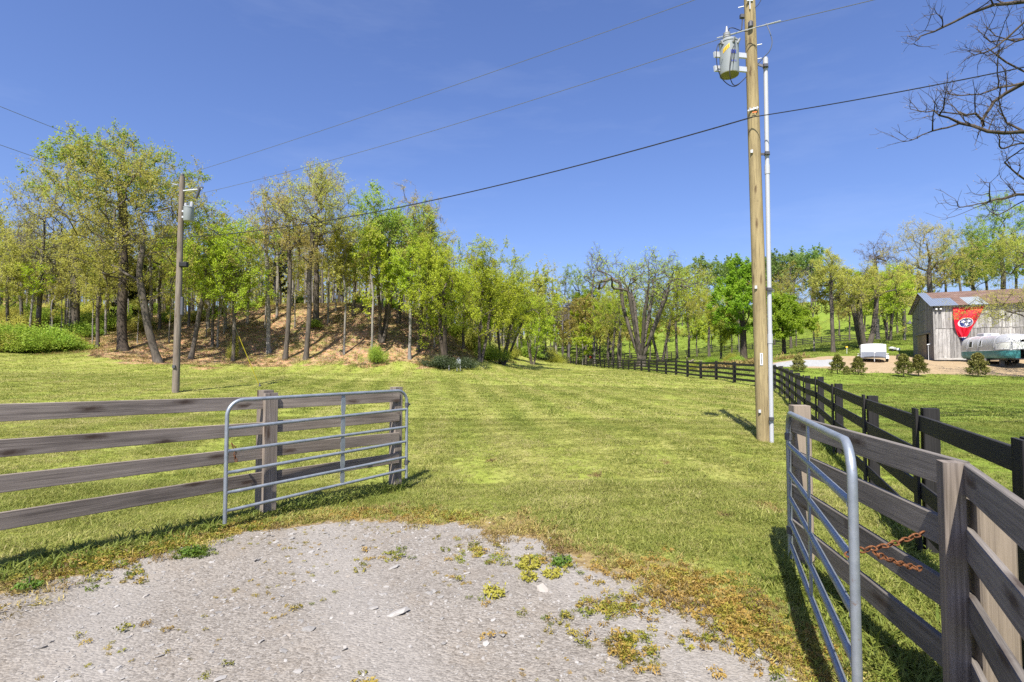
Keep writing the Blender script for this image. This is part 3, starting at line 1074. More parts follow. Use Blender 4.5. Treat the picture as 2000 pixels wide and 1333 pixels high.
tree_at(1322, 88, 540, 110, 650, 'lime', 'lime tree low behind the right limbs of the old gnarled tree', 'broadleaf_tree', 58, .2, natt=260)
tree_at(1385, 84, 560, 90, 650, 'olive', 'olive tree between the gnarled tree and the dense bright green one', 'broadleaf_tree', 59, .18, natt=240)
tree_at(1345, 95, 520, 120, 640, 'olive', 'olive tree right of the old gnarled tree on the pasture edge', 'broadleaf_tree', 29, .2)
tree_at(1452, 57, 502, 110, 655, 'bright', 'dense bright green tree just left of the tall utility pole', 'broadleaf_tree', 30, .32, natt=340)
tree_at(1408, 60, 590, 60, 680, 'lime', 'small lime tree leaning beside the dense bright green one', 'broadleaf_tree', 31, .12, natt=150)
tree_at(1531, 57, 580, 105, 668, 'bright', 'smaller bright green tree right of the white conduit', 'broadleaf_tree', 32, .18, natt=230)
tree_at(1545, 72, 520, 110, 640, 'olive', 'thin olive tree behind the smaller bright green one', 'broadleaf_tree', 33, .15, dens=.6)
tree_at(1590, 60, 560, 50, 650, 'thin', 'thin sapling on the slope left of the white cargo trailer', 'sapling_tree', 34, .09, natt=100)
tree_at(1627, 58, 484, 85, 600, 'olive', 'slender olive tree on a straight trunk left of the white cargo trailer', 'slender_tree', 35, .19, dens=.75)
tree_at(1690, 60, 490, 130, 630, 'olive', 'large olive tree with cluster trunk behind the white cargo trailer', 'broadleaf_tree', 36, .42, stems=3, spread=.45, natt=400, dens=.8)
tree_at(1737, 66, 510, 100, 640, 'lime', 'lime tree between the cargo trailer and the barn', 'broadleaf_tree', 37, .2, stems=2, spread=.3)
tree_at(1768, 68, 480, 90, 640, 'thin', 'pale-trunked thin tree beside the barn gable', 'slender_tree', 38, .17, stems=2, spread=.3)
tree_at(1820, 75, 428, 150, 560, 'tan', 'broad tan-orange tree rising behind the barn roof', 'budding_tree', 39, .32, natt=430)
tree_at(1715, 84, 455, 80, 540, 'bare', 'bare purple-grey tree on the skyline left of the tan tree', 'bare_tree', 40, .25, tw=.016, natt=200)
tree_at(1905, 84, 420, 110, 570, 'green', 'dark green tree on the skyline right of the tan tree', 'broadleaf_tree', 41, .25)
tree_at(1962, 78, 385, 120, 540, 'green', 'tallest green tree behind the right end of the barn', 'broadleaf_tree', 42, .3, natt=360, dens=.8)
tree_at(2020, 72, 440, 140, 560, 'olive', 'olive tree cut by the right picture edge behind the barn', 'broadleaf_tree', 43, .25)
tree_at(2105, 33, 525, 320, 640, 'olive', 'yellow-green boughs hanging in front of the right end of the barn roof', 'broadleaf_tree', 44, .22, natt=480, lsize=.62, dens=.8)

# --- wood behind: shared meshes, one object per tree
BACK = [
    tree_mesh(101, 15, 2.7, 6.5, .16, 'thin', natt=110),
    tree_mesh(102, 14, 2.8, 6.0, .15, 'thinlime', natt=110),
    tree_mesh(103, 16, 2.4, 8.5, .17, 'bare', natt=90, tw=.012),
    tree_mesh(104, 13, 3.2, 3.0, .14, 'olive', natt=150, dens=.7, lsize=1.2),
    tree_mesh(105, 12, 3.0, 2.5, .13, 'lime', natt=150, dens=.7, lsize=1.2),
    tree_mesh(106, 13, 1.8, 2.2, .16, 'cedar', natt=200),
    tree_mesh(107, 10, 1.6, 4.5, .09, 'thin', natt=60),
]
LB = ['slim pale-trunked olive tree inside the wood on the bank', 'slim pale-trunked lime tree inside the wood on the bank', 'slim bare-crowned tree inside the wood on the bank', 'bushy olive tree inside the wood on the bank',
      'bushy lime tree inside the wood on the bank', 'dark cedar standing in the shade inside the wood', 'young thin-stemmed tree inside the wood on the bank']
GB = ['slim olive trees inside the wood', 'slim lime trees inside the wood', 'bare-crowned trees inside the wood', 'bushy olive trees inside the wood', 'bushy lime trees inside the wood', 'dark cedars inside the wood', 'young thin trees inside the wood']
NB = ['slender_tree', 'slender_tree', 'bare_tree', 'broadleaf_tree', 'broadleaf_tree', 'cedar_tree', 'sapling_tree']
rb = np.random.default_rng(21)
UNDER = []
placed = []


def far_enough(x, y, dmin):
    for (a_, b_) in placed:
        if (a_ - x) ** 2 + (b_ - y) ** 2 < dmin * dmin: return False
    placed.append((x, y))
    return True


cnt = 0
tries = 0
while cnt < 200 and tries < 4000:
    tries += 1
    px = rb.uniform(-60, 1075)
    if px < 330: dmin_ = 56
    elif px < 480: dmin_ = 54
    elif px < 860: dmin_ = 60
    elif px < 960: dmin_ = 62
    else: dmin_ = 84
    d = dmin_ + 55 * rb.random() ** 1.3
    x = (px - 1000) / 1050 * d
    if not far_enough(x, d, 1.7 if d < 75 else 2.4): continue
    k = rb.choice(7, p=[.24, .18, .14, .14, .12, .04, .14])
    if px < 330 and d < 90: k = rb.choice(7, p=[.16, .1, .14, .3, .16, .05, .09])
    if 330 < px < 860 and d < 85: k = rb.choice([0, 1, 2, 6], p=[.3, .2, .25, .25])
    s = rb.uniform(.72, 1.08)
    if 330 < px < 900: s *= .84
    if px > 900: s *= .95
    put_tree(NB[k], LB[k], x, d, BACK[k], s, rb.uniform(0, 6.28), group=GB[k], dz=-.1)
    cnt += 1
for i in range(34):
    px = rb.uniform(-60, 330); d = rb.uniform(56, 88)
    k = (3, 1, 3, 0)[i % 4]
    g = on(px, d)
    e = empty('shrub', (g.x, g.y, g.z - .05), 'shady undergrowth bush deep between the trunks of the left wood', 'shrub', 'undergrowth deep in the left wood', i * 1.3)
    UNDER.append((e, k, rb.uniform(.8, 1.5)))
# saplings on the open bank
for i, (px, d, s) in enumerate(((330, 50, .5), (345, 48.5, .55), (402, 52, .6), (425, 50, .55), (437, 53, .7), (482, 55, .7), (517, 54, .75), (540, 56, .8), (575, 54, .7), (640, 55, .6), (655, 58, .8), (690, 57, .6), (715, 57, .75), (760, 58, .8), (838, 55, .6), (848, 53, .5), (118, 53, .6), (135, 55, .7), (180, 51, .65), (205, 55, .7), (268, 50, .45), (290, 53, .8), (100, 50, .6), (58, 50, .6))):
    k = (6, 0, 6, 1)[i % 4]
    g = on(px, d)
    put_tree(NB[k], 'young thin-stemmed tree on the open bank' if k == 6 else 'slim half-grown tree on the open bank', g.x, g.y, BACK[k], s, i * 1.3, group='young trees on the open bank' if k == 6 else 'half-grown trees on the open bank')
for i, (px, d, s) in enumerate(((545, 63, .62), (662, 64, .62), (235, 56, .7), (275, 58, .6))):
    g = on(px, d)
    put_tree('cedar_tree', LB[5], g.x, g.y, BACK[5], s, i * 1.1, group=GB[5])

# far wood behind the bank, one mass of thin trunks and fresh leaves
def far_wood():
    r = np.random.default_rng(314)
    V, Q, T, VL, QL, TL = [], [], [], [], [], []
    ov = ol = 0
    for i in range(620):
        px = r.uniform(-160, 1010); d = r.uniform(92, 150)
        x = (px - 1000) / 1050 * d
        z = hgt(x, d)
        h = r.uniform(8, 14); r0 = r.uniform(.08, .17)
        tx, ty = r.normal(size=2) * .5
        a_ = np.linspace(0, 2 * np.pi, 4, endpoint=False)
        for k, (f, rr) in enumerate(((-.05, r0), (.5, r0 * .7), (1, .02))):
            V.append(np.stack([x + tx * f + rr * np.cos(a_), d + ty * f + rr * np.sin(a_), np.full(4, z + h * f)], -1))
        for k in range(2):
            b_ = ov + k * 4
            for m in range(4): Q.append((b_ + m, b_ + (m + 1) % 4, b_ + 4 + (m + 1) % 4, b_ + 4 + m))
        ov += 12
        n = 70
        p = r.normal(size=(n, 3)) * np.array([1.5, 1.5, h * .24]) + np.array([x + tx * .6, d + ty * .6, z + h * .58])
        v, q, t = leaves_on(r, p, r.normal(size=(n, 3)), np.full(n, .3), 1, .55)
        VL.append(v); QL.append(q + ol); TL.append(np.clip(t * .6 + r.random() * .5, 0, 1)); ol += len(v)
    V = np.concatenate(V); VL = np.concatenate(VL); TL = np.concatenate(TL)
    tag(link('far_wood_trunks', np_mesh('far_wood_trunks', V, np.array(Q), None, None, M['bark_grey'])), kind='stuff')
    tag(link('far_wood_foliage', np_mesh('far_wood_foliage', VL, np.concatenate(QL), None, {'tint': TL}, M['leaf_olive'])), kind='stuff')


far_wood()

# --- valley and pasture hill
HILL = [
    tree_mesh(201, 13, 3.4, 4.5, .18, 'olive', natt=170, dens=.6, lsize=2.2, tw=.02),
    tree_mesh(202, 13, 3.6, 4.0, .18, 'lime', natt=170, dens=.6, lsize=2.2, tw=.02),
    tree_mesh(203, 14, 3.0, 6.0, .18, 'bare', natt=120, tw=.022),
    tree_mesh(204, 12, 3.2, 5.0, .17, 'tan', natt=160, dens=.6, lsize=2.2, tw=.02),
    tree_mesh(205, 13, 4.0, 3.5, .25, 'far', natt=200),
    tree_mesh(206, 9, 2.6, 3.0, .12, 'thinlime', natt=110, lsize=1.7, tw=.018),
]
LH = ['olive tree standing on the green pasture slope', 'lime tree standing on the green pasture slope', 'bare tree standing on the green pasture slope', 'tan budding tree standing on the green pasture slope', '', 'young lime tree standing on the green pasture slope']
GH = ['olive trees on the pasture slope', 'lime trees on the pasture slope', 'bare trees on the pasture slope', 'tan trees on the pasture slope', '', 'young trees on the pasture slope']
cnt = tries = 0
while cnt < 84 and tries < 3000:
    tries += 1
    px = rb.uniform(1060, 1790)
    d = rb.uniform(98, 205)
    # leave the grass open in the middle of the slope
    py = P(px, 600, d)
    if 1390 < px < 1480 and 125 < d < 165: continue
    if 1540 < px < 1680 and 95 < d < 150 and rb.random() < .7: continue
    if 1290 < px < 1420 and 130 < d < 160 and rb.random() < .6: continue
    x = (px - 1000) / 1050 * d
    if not far_enough(x, d, 4.5): continue
    k = rb.choice([0, 1, 2, 3, 5], p=[.3, .26, .1, .14, .2])
    put_tree('broadleaf_tree' if k != 2 else 'bare_tree', LH[k], x, d, HILL[k], rb.uniform(.65, 1.0), rb.uniform(0, 6.28), group=GH[k], dz=-.1)
    cnt += 1
# valley end
cnt = tries = 0
while cnt < 60 and tries < 2000:
    tries += 1
    px = rb.uniform(930, 1200)
    d = rb.uniform(108, 190)
    x = (px - 1000) / 1050 * d
    if not far_enough(x, d, 4): continue
    k = rb.choice([0, 1, 2, 3], p=[.35, .3, .2, .15])
    put_tree('broadleaf_tree' if k != 2 else 'bare_tree', 'far tree closing the valley beyond the black fence', x, d, HILL[k], rb.uniform(1.05, 1.5), rb.uniform(0, 6.28), group='far trees closing the valley', dz=-.1)
    cnt += 1
for px, d, toppy, label in ((1365, 215, 484, 'round blue-green tree alone on the skyline left of the bright green tree'), (1421, 215, 484, 'round blue-green skyline tree just left of the tall utility pole'), (1447, 218, 497, 'lower blue-green skyline tree touching the tall utility pole'),
                            (1522, 205, 476, 'blue-green skyline tree just right of the white conduit'), (1552, 205, 474, 'second blue-green skyline tree right of the white conduit'), (1591, 203, 463, 'largest round green tree on the skyline right of the pole'), (1500, 210, 488, 'blue-green skyline tree behind the white conduit')):
    g = on(px, d)
    H = P(px, toppy, d).z - g.z
    put_tree('broadleaf_tree', label, g.x, g.y, HILL[4], max(.5, H / 13.3), px * .7)
# behind the barn
for i, (px, d, s, k) in enumerate(((1770, 96, 1.0, 3), (1800, 100, .9, 0), (1850, 104, 1.1, 3), (1880, 98, 1.0, 0), (1930, 100, 1.15, 1), (1990, 98, 1.1, 0), (2040, 95, 1.1, 1), (1740, 100, .8, 1), (1660, 98, .75, 3), (1640, 120, .8, 0), (1690, 118, .85, 1))):
    g = on(px, d)
    put_tree('broadleaf_tree', 'tree in the background screen behind the barn', g.x, g.y, HILL[k], s, i * 2.1, group='background trees behind the barn')

# --- shrubs
def shrub_mesh(seed, R, H, leaf, size, n, stems=14, bark_='bark'):
    r = np.random.default_rng(seed)
    nc = 30
    cc = r.normal(size=(nc, 3)) * np.array([.58 * R, .58 * R, 0])
    cc[:, 2] = H * r.uniform(.12, .85, nc) * np.exp(-(cc[:, 0] ** 2 + cc[:, 1] ** 2) / (1.4 * R * R))
    q = r.integers(0, nc, n)
    d = r.normal(size=(n, 3)); d /= np.linalg.norm(d, axis=1, keepdims=True)
    d[:, 2] = np.abs(d[:, 2]) * .9 + .1
    cr = r.uniform(.10, .30, nc) * R
    base = cc[q] + d * (cr[q] * r.random(n) ** .5)[:, None]
    base[:, 2] += (r.random(n) < .12) * r.random(n) * .35 * H
    V, Qd, tint = leaves_on(r, base, d, np.full(n, .3 * R), 4, size, jit=.12 * R)
    V[:, 2] = np.maximum(V[:, 2], .02)
    crown = np_mesh('foliage', V, Qd, None, {'tint': tint}, M[leaf])
    mb = MB()
    for i in range(stems):
        q = r.uniform(0, 6.28); e = r.uniform(.2, 1.0)
        tip_ = Vector((math.cos(q) * R * e * .8, math.sin(q) * R * e * .8, H * r.uniform(.5, .9)))
        mb.tube([(0, 0, -.1), tip_ * .5 + Vector((0, 0, .15 * H)), tip_], [.03, .02, .008], 4)
    o = mb.build('stem', M[bark_])
    me = o.data
    bpy.data.objects.remove(o)
    return me, crown


SH = [shrub_mesh(1, 1.7, 1.7, 'leaf_green', .13, 2200), shrub_mesh(2, 1.5, 1.6, 'leaf_olive', .12, 2000), shrub_mesh(3, 1.6, 1.3, 'leaf_dark', .16, 1500), shrub_mesh(4, 1.2, 1.4, 'leaf_green', .16, 1100)]


for e, k, s in UNDER:
    e.scale = (s, s, s)
    link('stem', SH[k][0], e)
    link('foliage', SH[k][1], e)


def shrub(px, d, k, s, label, group=None, sz=None, rz=0.0):
    g = on(px, d)
    e = empty('shrub', (g.x, g.y, g.z - .05), label, 'shrub', group, rz)
    e.scale = (s, s, sz or s)
    link('stem', SH[k][0], e)
    link('foliage', SH[k][1], e)


for i, (px, d, k, s) in enumerate(((2, 44, 1, .85), (24, 45, 0, .9), (48, 45.5, 0, .9), (70, 46, 0, .8), (92, 47, 1, .75), (10, 47.5, 3, 1.2), (50, 47, 3, 1.3), (85, 47.5, 0, 1.2), (118, 48, 3, 1.1), (140, 49.5, 1, .8), (-25, 44, 0, 1.0), (30, 50, 1, 1.3), (160, 54, 3, 1.0), (195, 57, 0, 1.0), (255, 58, 3, 1.1), (275, 56, 1, .9))):
    if i < 6:
        lab = ('low bright green bush on the left picture edge of the lawn', 'lime bush second from the left picture edge', 'lime bush in the middle of the left shrub bank', 'lime bush under the tall bare tree', 'rightmost bush of the shrub bank, bright green', 'dark-leaved bush behind the left edge bushes')[i]
        shrub(px, d, k, s, lab, rz=i * 1.7)
    else:
        shrub(px, d, k, s, 'undergrowth bush among the trunks at the left of the wood', 'undergrowth bushes at the left of the wood', rz=i * 1.7)
shrub(866, 47.4, 2, .72, 'dark ivy bush around the leaning stems beside the utility pedestal')
shrub(908, 48.6, 2, .6, 'dark bush just right of the utility pedestal')
shrub(735, 47.6, 0, .42, 'lime bush at the foot of the bank below the tall green tree', sz=.85)
shrub(612, 54, 3, .55, 'small green bush halfway up the bank')
shrub(458, 47.2, 1, .25, 'leafy ivy clump round the foot of the trunk by the guy wire', sz=1.3)
shrub(955, 58, 0, .9, 'yellow-lime bush between the trunks at the wood corner', sz=1.1)
shrub(925, 62, 1, 1.3, 'round green bush behind the twin grey trunks')
for i, (px, d, k, s) in enumerate(((1000, 78, 1, 1.1), (1030, 88, 3, 1.2), (1055, 100, 2, 1.2), (1075, 104, 1, 1.3), (1020, 96, 3, 1.6), (985, 72, 1, .9), (1065, 112, 2, 1.3), (1045, 118, 3, 1.8))):
    shrub(px, d, k, s, 'bush in the shade at the far end of the lawn', 'bushes at the far end of the lawn', rz=i)
for i, (px, d, k, s) in enumerate(((580, 66, 3, .8), (480, 64, 3, .8), (520, 66, 1, .7), (700, 68, 3, .8), (760, 66, 3, .9), (420, 60, 3, .8), (380, 58, 1, .7), (820, 64, 1, .9), (850, 62, 0, .9), (330, 60, 3, .8), (890, 66, 3, 1.2))):
    shrub(px, d, k, s, 'low green bush on top of the wooded bank', 'low bushes on top of the bank', rz=i)
for i, (px, d, k, s) in enumerate(((1335, 62, 0, .5), (1365, 60, 3, .5), (1390, 57, 0, .5), (1350, 54, 1, .4), (1425, 55, 1, .6), (1440, 52, 0, .45))):
    shrub(px, d, k, s, 'weedy bush behind the black board fence', 'weedy bushes behind the black fence', rz=i)


# small evergreens by the yard
def sapling_mesh(seed):
    r = np.random.default_rng(seed)
    n = 900
    z = r.random(n) ** .8
    rad = .40 * (1 - z) ** .75 * (1 + .25 * np.sin(z * 19 + seed)) + .03
    q = r.uniform(0, 6.28, n)
    d = np.stack([np.cos(q), np.sin(q), np.full(n, .55)], -1)
    d /= np.linalg.norm(d, axis=1, keepdims=True)
    base = np.stack([np.cos(q) * rad * .45, np.sin(q) * rad * .45, .08 + z * 1.15], -1)
    V, Qd, tint = leaves_on(r, base, d, rad * .7 + .05, 5, .085, .45, .02)
    V[:, 2] = np.maximum(V[:, 2], .0)
    o = MB().tube([(0, 0, -.1), (.01, 0, .6), (0, .01, 1.2)], [.03, .02, .006], 6).build('trunk', M['bark'])
    me = o.data
    bpy.data.objects.remove(o)
    return me, np_mesh('crown', V, Qd, None, {'tint': tint}, M['leaf_sapling'])


EV = [sapling_mesh(5), sapling_mesh(6)]
for i, (px, d, s, lab) in enumerate(((1559, 36.5, .92, 'small evergreen just right of the white conduit, first of the row'), (1635, 36, 1.05, 'small evergreen left of the white cargo trailer'), (1675, 36, .98, 'small evergreen in front of the cargo trailer corner'),
                                     (1653, 35.6, .5, 'lowest evergreen, a stub between two taller ones before the cargo trailer'), (1764, 35.2, 1.15, 'left evergreen of the touching pair before the barn gable'), (1793, 35.6, 1.1, 'right evergreen of the touching pair before the barn gable'), (1909, 35.4, 1.25, 'dark evergreen in front of the silver trailer'))):
    g = on(px, d)
    e = empty('evergreen_sapling', g, lab, 'evergreen', 'evergreens planted along the yard', i * 1.9)
    e.scale = (s * 1.05, s * 1.05, s)
    m_ = EV[i % 2]
    link('trunk', m_[0], e); link('crown', m_[1], e)


# --- bare tree off the right edge, its boughs reach into the sky
def bough_tree():
    r = np.random.default_rng(77)
    base = Vector((16.5, 12.5, hgt(16.5, 12.5)))
    e = empty('bare_tree', base, 'bare branches of a near tree hanging into the sky at the right edge', 'tree')
    pos = [Vector((0, 0, -.3))]; par = [-1]; lim = []
    def node(p, q): pos.append(p); par.append(q); return len(pos) - 1
    prev = 0
    tr = []
    for i in range(1, 13):
        z = i * .95
        prev = node(Vector((.25 * math.sin(i * .7) - .05 * i, .2 * math.sin(i * .5 + 1), z)), prev)
        tr.append(prev)
    limbs = [
        ([(2140, 0), (2060, -2), (2000, 4), (1940, 10), (1895, 27), (1858, 46), (1825, 62), (1798, 71), (1774, 80)], 12.0, 9),
        ([(1846, 50), (1826, 38), (1815, 15), (1806, -8)], 12.0, None),
        ([(1905, 22), (1925, 8), (1960, -5), (1985, -20)], 12.0, None),
        ([(2150, -30), (2060, 10), (2000, 44), (1968, 74), (1945, 92), (1925, 107)], 11.4, 8),
        ([(2000, 44), (1960, 52), (1930, 60), (1905, 78), (1880, 92)], 11.4, None),
        ([(2150, 40), (2050, 60), (2000, 76), (1965, 94), (1935, 108), (1893, 132)], 12.8, 8),
        ([(1960, 96), (1935, 82), (1912, 60), (1895, 50)], 12.8, None),
        ([(2150, 200), (2060, 170), (2000, 140), (1965, 122), (1930, 95), (1915, 75)], 12.4, 7),
        ([(2150, 130), (2060, 150), (2000, 162), (1965, 182), (1940, 200), (1926, 222), (1921, 246)], 12.2, 7),
        ([(1990, 165), (1950, 172), (1915, 185), (1898, 194)], 12.2, None),
        ([(2150, 270), (2060, 262), (2000, 257), (1962, 260), (1930, 257), (1900, 246), (1876, 241), (1852, 230), (1825, 217), (1806, 200), (1792, 180)], 11.8, 6),
        ([(1876, 241), (1850, 250), (1822, 256), (1800, 264), (1782, 270)], 11.8, None),
        ([(1900, 246), (1896, 225), (1890, 205), (1886, 190)], 11.8, None),
        ([(1930, 257), (1918, 235), (1905, 222), (1870, 218), (1842, 210)], 11.8, None),
        ([(1962, 260), (1966, 240), (1958, 222), (1945, 205)], 11.8, None),
        ([(2150, 330), (2060, 300), (2000, 280), (1975, 285), (1955, 290), (1942, 270)], 12.5, 5),
        ([(2150, 400), (2060, 372), (2000, 350), (1980, 335), (1962, 318), (1957, 302)], 12.6, 4),
        ([(2150, 370), (2060, 376), (2000, 380), (1960, 388), (1915, 398), (1880, 405), (1850, 411), (1838, 396)], 11.6, 4),
        ([(1960, 388), (1945, 370), (1935, 355)], 11.6, None),
        ([(2000, 378), (1985, 400), (1950, 420), (1915, 425), (1890, 420)], 11.9, None),
    ]
    paths = {}
    for pts, d, at in limbs:
        W = [P(x, y, d + .3 * math.sin(i * 1.1 + d * 7)) - base for i, (x, y) in enumerate(pts)]
        if at is not None:
            pr = tr[at - 1]
            W = [pos[pr] * .5 + W[0] * .5 + Vector((0, 0, .15))] + W
        else:
            pr = min(range(len(pos)), key=lambda i: (pos[i] - W[0]).length)
            W = W[1:]
        for p in W:
            q0 = pos[pr]
            L = (p - q0).length
            m = max(1, int(L / .28))
            for s in range(1, m + 1):
                t = s / m
                pr = node(q0.lerp(p, t) + Vector(r.normal(size=3)) * (.018 if s < m else 0), pr)
                lim.append(pr)
    # side shoots, three orders
    order = list(lim)
    hk = set(par)
    tips0 = {i for i in lim if i not in hk}
    for lvl, (pb, l0, nseg) in enumerate(((.5, .7, 4), (.72, .40, 3), (.62, .25, 2))):
        new = []
        for i in order:
            if r.random() > pb or (lvl == 0 and i in tips0): continue
            d = (pos[i] - pos[par[i]])
            if d.length < 1e-5: continue
            d = d.normalized()
            for _ in range(1 if lvl < 1 else r.integers(1, 3)):
                dv = (d * .7 + Vector(r.normal(size=3)) * .55 + Vector((-.05, 0, .12))).normalized()
                L = l0 * r.uniform(.4, 1.2)
                pr = i
                for s in range(nseg):
                    dv = (dv + Vector(r.normal(size=3)) * .22 + Vector((0, 0, .06))).normalized()
                    pr = node(pos[pr] + dv * L / nseg, pr)
                    new.append(pr)
        order = new
    pos_ = np.array([tuple(p) for p in pos]); par_ = np.array(par)
    n = len(pos_)
    rad = np.zeros(n); acc = np.zeros(n); ex = 2.3
    nch = np.bincount(par_[1:], minlength=n)
    for i in range(n - 1, 0, -1):
        rad[i] = acc[i] ** (1 / ex) if nch[i] else 0.0034
        acc[par_[i]] += rad[i] ** ex
    rad[0] = acc[0] ** (1 / ex)
    k = math.log(.17 / 0.0034) / math.log(rad[0] / 0.0034)
    rad = 0.0034 * (rad / 0.0034) ** k
    V, Qd = skin(pos_, par_, rad)
    link('trunk', np_mesh('trunk', V, Qd, None, None, M['bark_dark'], True), e)
    tips = np.where((nch == 0))[0]
    d = pos_[tips] - pos_[par_[tips]]
    Vb, Qb, tint = leaves_on(r, pos_[tips], d, np.full(len(tips), .3), 1, .03, .5, .004)
    link('bud_cluster', np_mesh('bud_cluster', Vb, Qb, None, {'tint': tint}, M['bud']), e)


bough_tree()

# ------------------------------------------------------------------ barn
def barn():
    C = Vector((37.0, 47.0, 0)); ax = Vector((.89, -.456, 0)).normalized(); gx = Vector((.456, .89, 0)).normalized()
    z0 = 1.88
    e = empty('barn', (C.x, C.y, z0), 'weathered grey plank barn with rusty patched metal roof behind the yard', 'barn')
    nf, ng = -gx, -ax            # outward normals: front, gable
    W, L = 9.0, 15.0
    EV_, RDG = 4.85, 6.35

    def q(s, g, z, o=(0, 0)): return ax * s + gx * g + Vector((0, 0, z)) + nf * o[0] + ng * o[1]
    r = random.Random(5)
    # black inner shell, its colour stands in for shade behind the plank gaps
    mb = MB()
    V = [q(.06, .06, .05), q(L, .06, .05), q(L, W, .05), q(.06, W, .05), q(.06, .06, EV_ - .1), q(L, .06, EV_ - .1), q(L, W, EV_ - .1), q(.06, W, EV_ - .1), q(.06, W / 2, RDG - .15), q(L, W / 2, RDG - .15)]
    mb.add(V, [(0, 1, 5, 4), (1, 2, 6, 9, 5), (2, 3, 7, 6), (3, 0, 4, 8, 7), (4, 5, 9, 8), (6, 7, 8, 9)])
    mb.build('shade_shell', M['black_print'], e)
    # front planks, two tiers
    for tier, (za, zb_) in enumerate(((.28, 2.92), (2.84, EV_ - .05))):
        s = .02
        while s < L - .1:
            wd = r.uniform(.16, .29)
            if s < 9.5:
                mb = MB()
                off = .03 + .035 * tier + r.uniform(0, .014)
                a_ = q(s + wd / 2, 0, za + r.uniform(-.05, .03), (off, 0)); b_ = q(s + wd / 2 + r.uniform(-.01, .01), 0, zb_ + (0 if tier else r.uniform(-.03, .0)), (off, 0))
                mb.prism(a_, b_, ax, .025, wd - .014, .003)
                mb.build('plank', M['barn_wood'], e)
            s += wd
    mb = MB(); mb.prism(q(9.6, 0, 2.4, (.05, 0)), q(L, 0, 2.4, (.05, 0)), (0, 0, 1), .03, 4.3, .003)
    mb.build('side_boarding', M['barn_wood'], e)
    # sill, corner board, eave board
    MB().prism(q(-.05, 0, .18, (.05, 0)), q(L, 0, .18, (.05, 0)), (0, 0, 1), .12, .2).build('sill_beam', M['barn_wood'], e)
    MB().prism(q(.01, -.01, .1, (.07, .03)), q(.01, -.01, EV_ - .25, (.07, .03)), ax, .07, .16).build('corner_board', M['barn_wood'], e)
    # gable planks
    s = .03
    door = (2.0, 6.4)
    while s < W - .1:
        wd = r.uniform(.19, .32)
        c_ = s + wd / 2
        ztop = EV_ + (RDG - EV_) * (1 - abs(c_ - W / 2) / (W / 2)) - .12
        zb_ = 0.05 + max(0, (s - 2) * .035)
        if door[0] < c_ < door[1]: zb_ = 2.55
        off = .03 + r.uniform(0, .012)
        MB().prism(q(0, c_, zb_, (0, off)), q(0, c_, ztop, (0, off)), gx, .025, wd - .012, .003).build('plank', M['barn_gable_wood'], e)
        s += wd
    # sliding door of brown planks, a dark gap beside it
    d = empty('sliding_door', (0, 0, 0)); d.parent = e
    s = 2.75
    while s < 6.3:
        wd = .27
        MB().prism(q(0, s + wd / 2, .2, (0, .085)), q(0, s + wd / 2, 2.45, (0, .085)), gx, .025, wd - .01, .003).build('plank', M['door_wood'], d)
        s += wd
    MB().prism(q(0, 1.3, 2.55, (0, .12)), q(0, 7.4, 2.55, (0, .12)), (0, 0, 1), .1, .14).build('door_track', M['barn_gable_wood'], e)
    MB().prism(q(0, 2.9, 4.75, (0, .07)), q(0, 5.2, 4.75, (0, .07)), (0, 0, 1), .03, .1).build('loft_batten', M['barn_gable_wood'], e)
    # roof
    rf = empty('roof', (0, 0, 0)); rf.parent = e
    ov = .35
    slope = (RDG - EV_) / (W / 2)

    def rp(s, g, up=0.0):
        zz = RDG - abs(g - W / 2) * slope + .08
        return q(s, g, zz + up)
    M['tin_pale'] = M.get('tin_pale') or plain('pale_tin_sheet', (.23, .265, .32), .45, .4, .12, 2)
    M['tin_light'] = M.get('tin_light') or plain('light_tin_sheet', (.33, .36, .37), .5, .3, .2, 3)
    if 'tin_rust' not in M:
        a = NT('rusted_tin_sheet')
        n1 = a.noise(a.obj(), 1.3, 5, .7); n2 = a.noise(a.mapping(a.obj(), (2, 2, 8)), 2, 4)
        a.bsdf(a.ramp(a.math('ADD', a.math('MULTIPLY', n1, .6), a.math('MULTIPLY', n2, .4)), [(.35, (.11, .065, .05)), (.55, (.19, .12, .09)), (.7, (.26, .20, .17))]), .75, .1)
        M['tin_rust'] = a.m
    pw = .66
    nrows = [(-.45, W / 4 + .1), (W / 4, W / 2 + .06)]
    k = 0
    s = -ov
    while s < L:
        for row, (g0, g1) in enumerate(nrows):
            mat = M['tin_rust']
            if row == 0 and k in (0, 1, 2): mat = M['tin_pale']
            if row == 0 and k in (4, 5): mat = M['tin_light']
            if row == 1 and k in (0,): mat = M['tin_pale']
            up = .02 if row else 0.0
            mb = MB()
            a0, a1, b0, b1 = rp(s, g0, up), rp(s + pw - .005, g0, up), rp(s, min(g1, W / 2), up), rp(s + pw - .005, min(g1, W / 2), up)
            n_ = Vector((0, 0, .02))
            mb.add([a0, a1, b1, b0, a0 + n_, a1 + n_, b1 + n_, b0 + n_], [(0, 3, 2, 1), (4, 5, 6, 7), (0, 1, 5, 4), (1, 2, 6, 5), (2, 3, 7, 6), (3, 0, 4, 7)])
            for t in (.02, .25, .5, .75):
                mb.prism(a0.lerp(a1, t) + n_, b0.lerp(b1, t) + n_, (0, 0, 1), .035, .035, .006)
            mb.build('roof_panel', mat, rf)
        k += 1
        s += pw
    mb = MB()
    a0, a1, b0, b1 = rp(-ov, W + .45), rp(L, W + .45), rp(-ov, W / 2), rp(L, W / 2)
    n_ = Vector((0, 0, .02))
    mb.add([a0, a1, b1, b0, a0 + n_, a1 + n_, b1 + n_, b0 + n_], [(0, 1, 2, 3), (4, 7, 6, 5), (0, 4, 5, 1), (1, 5, 6, 2), (2, 6, 7, 3), (3, 7, 4, 0)])
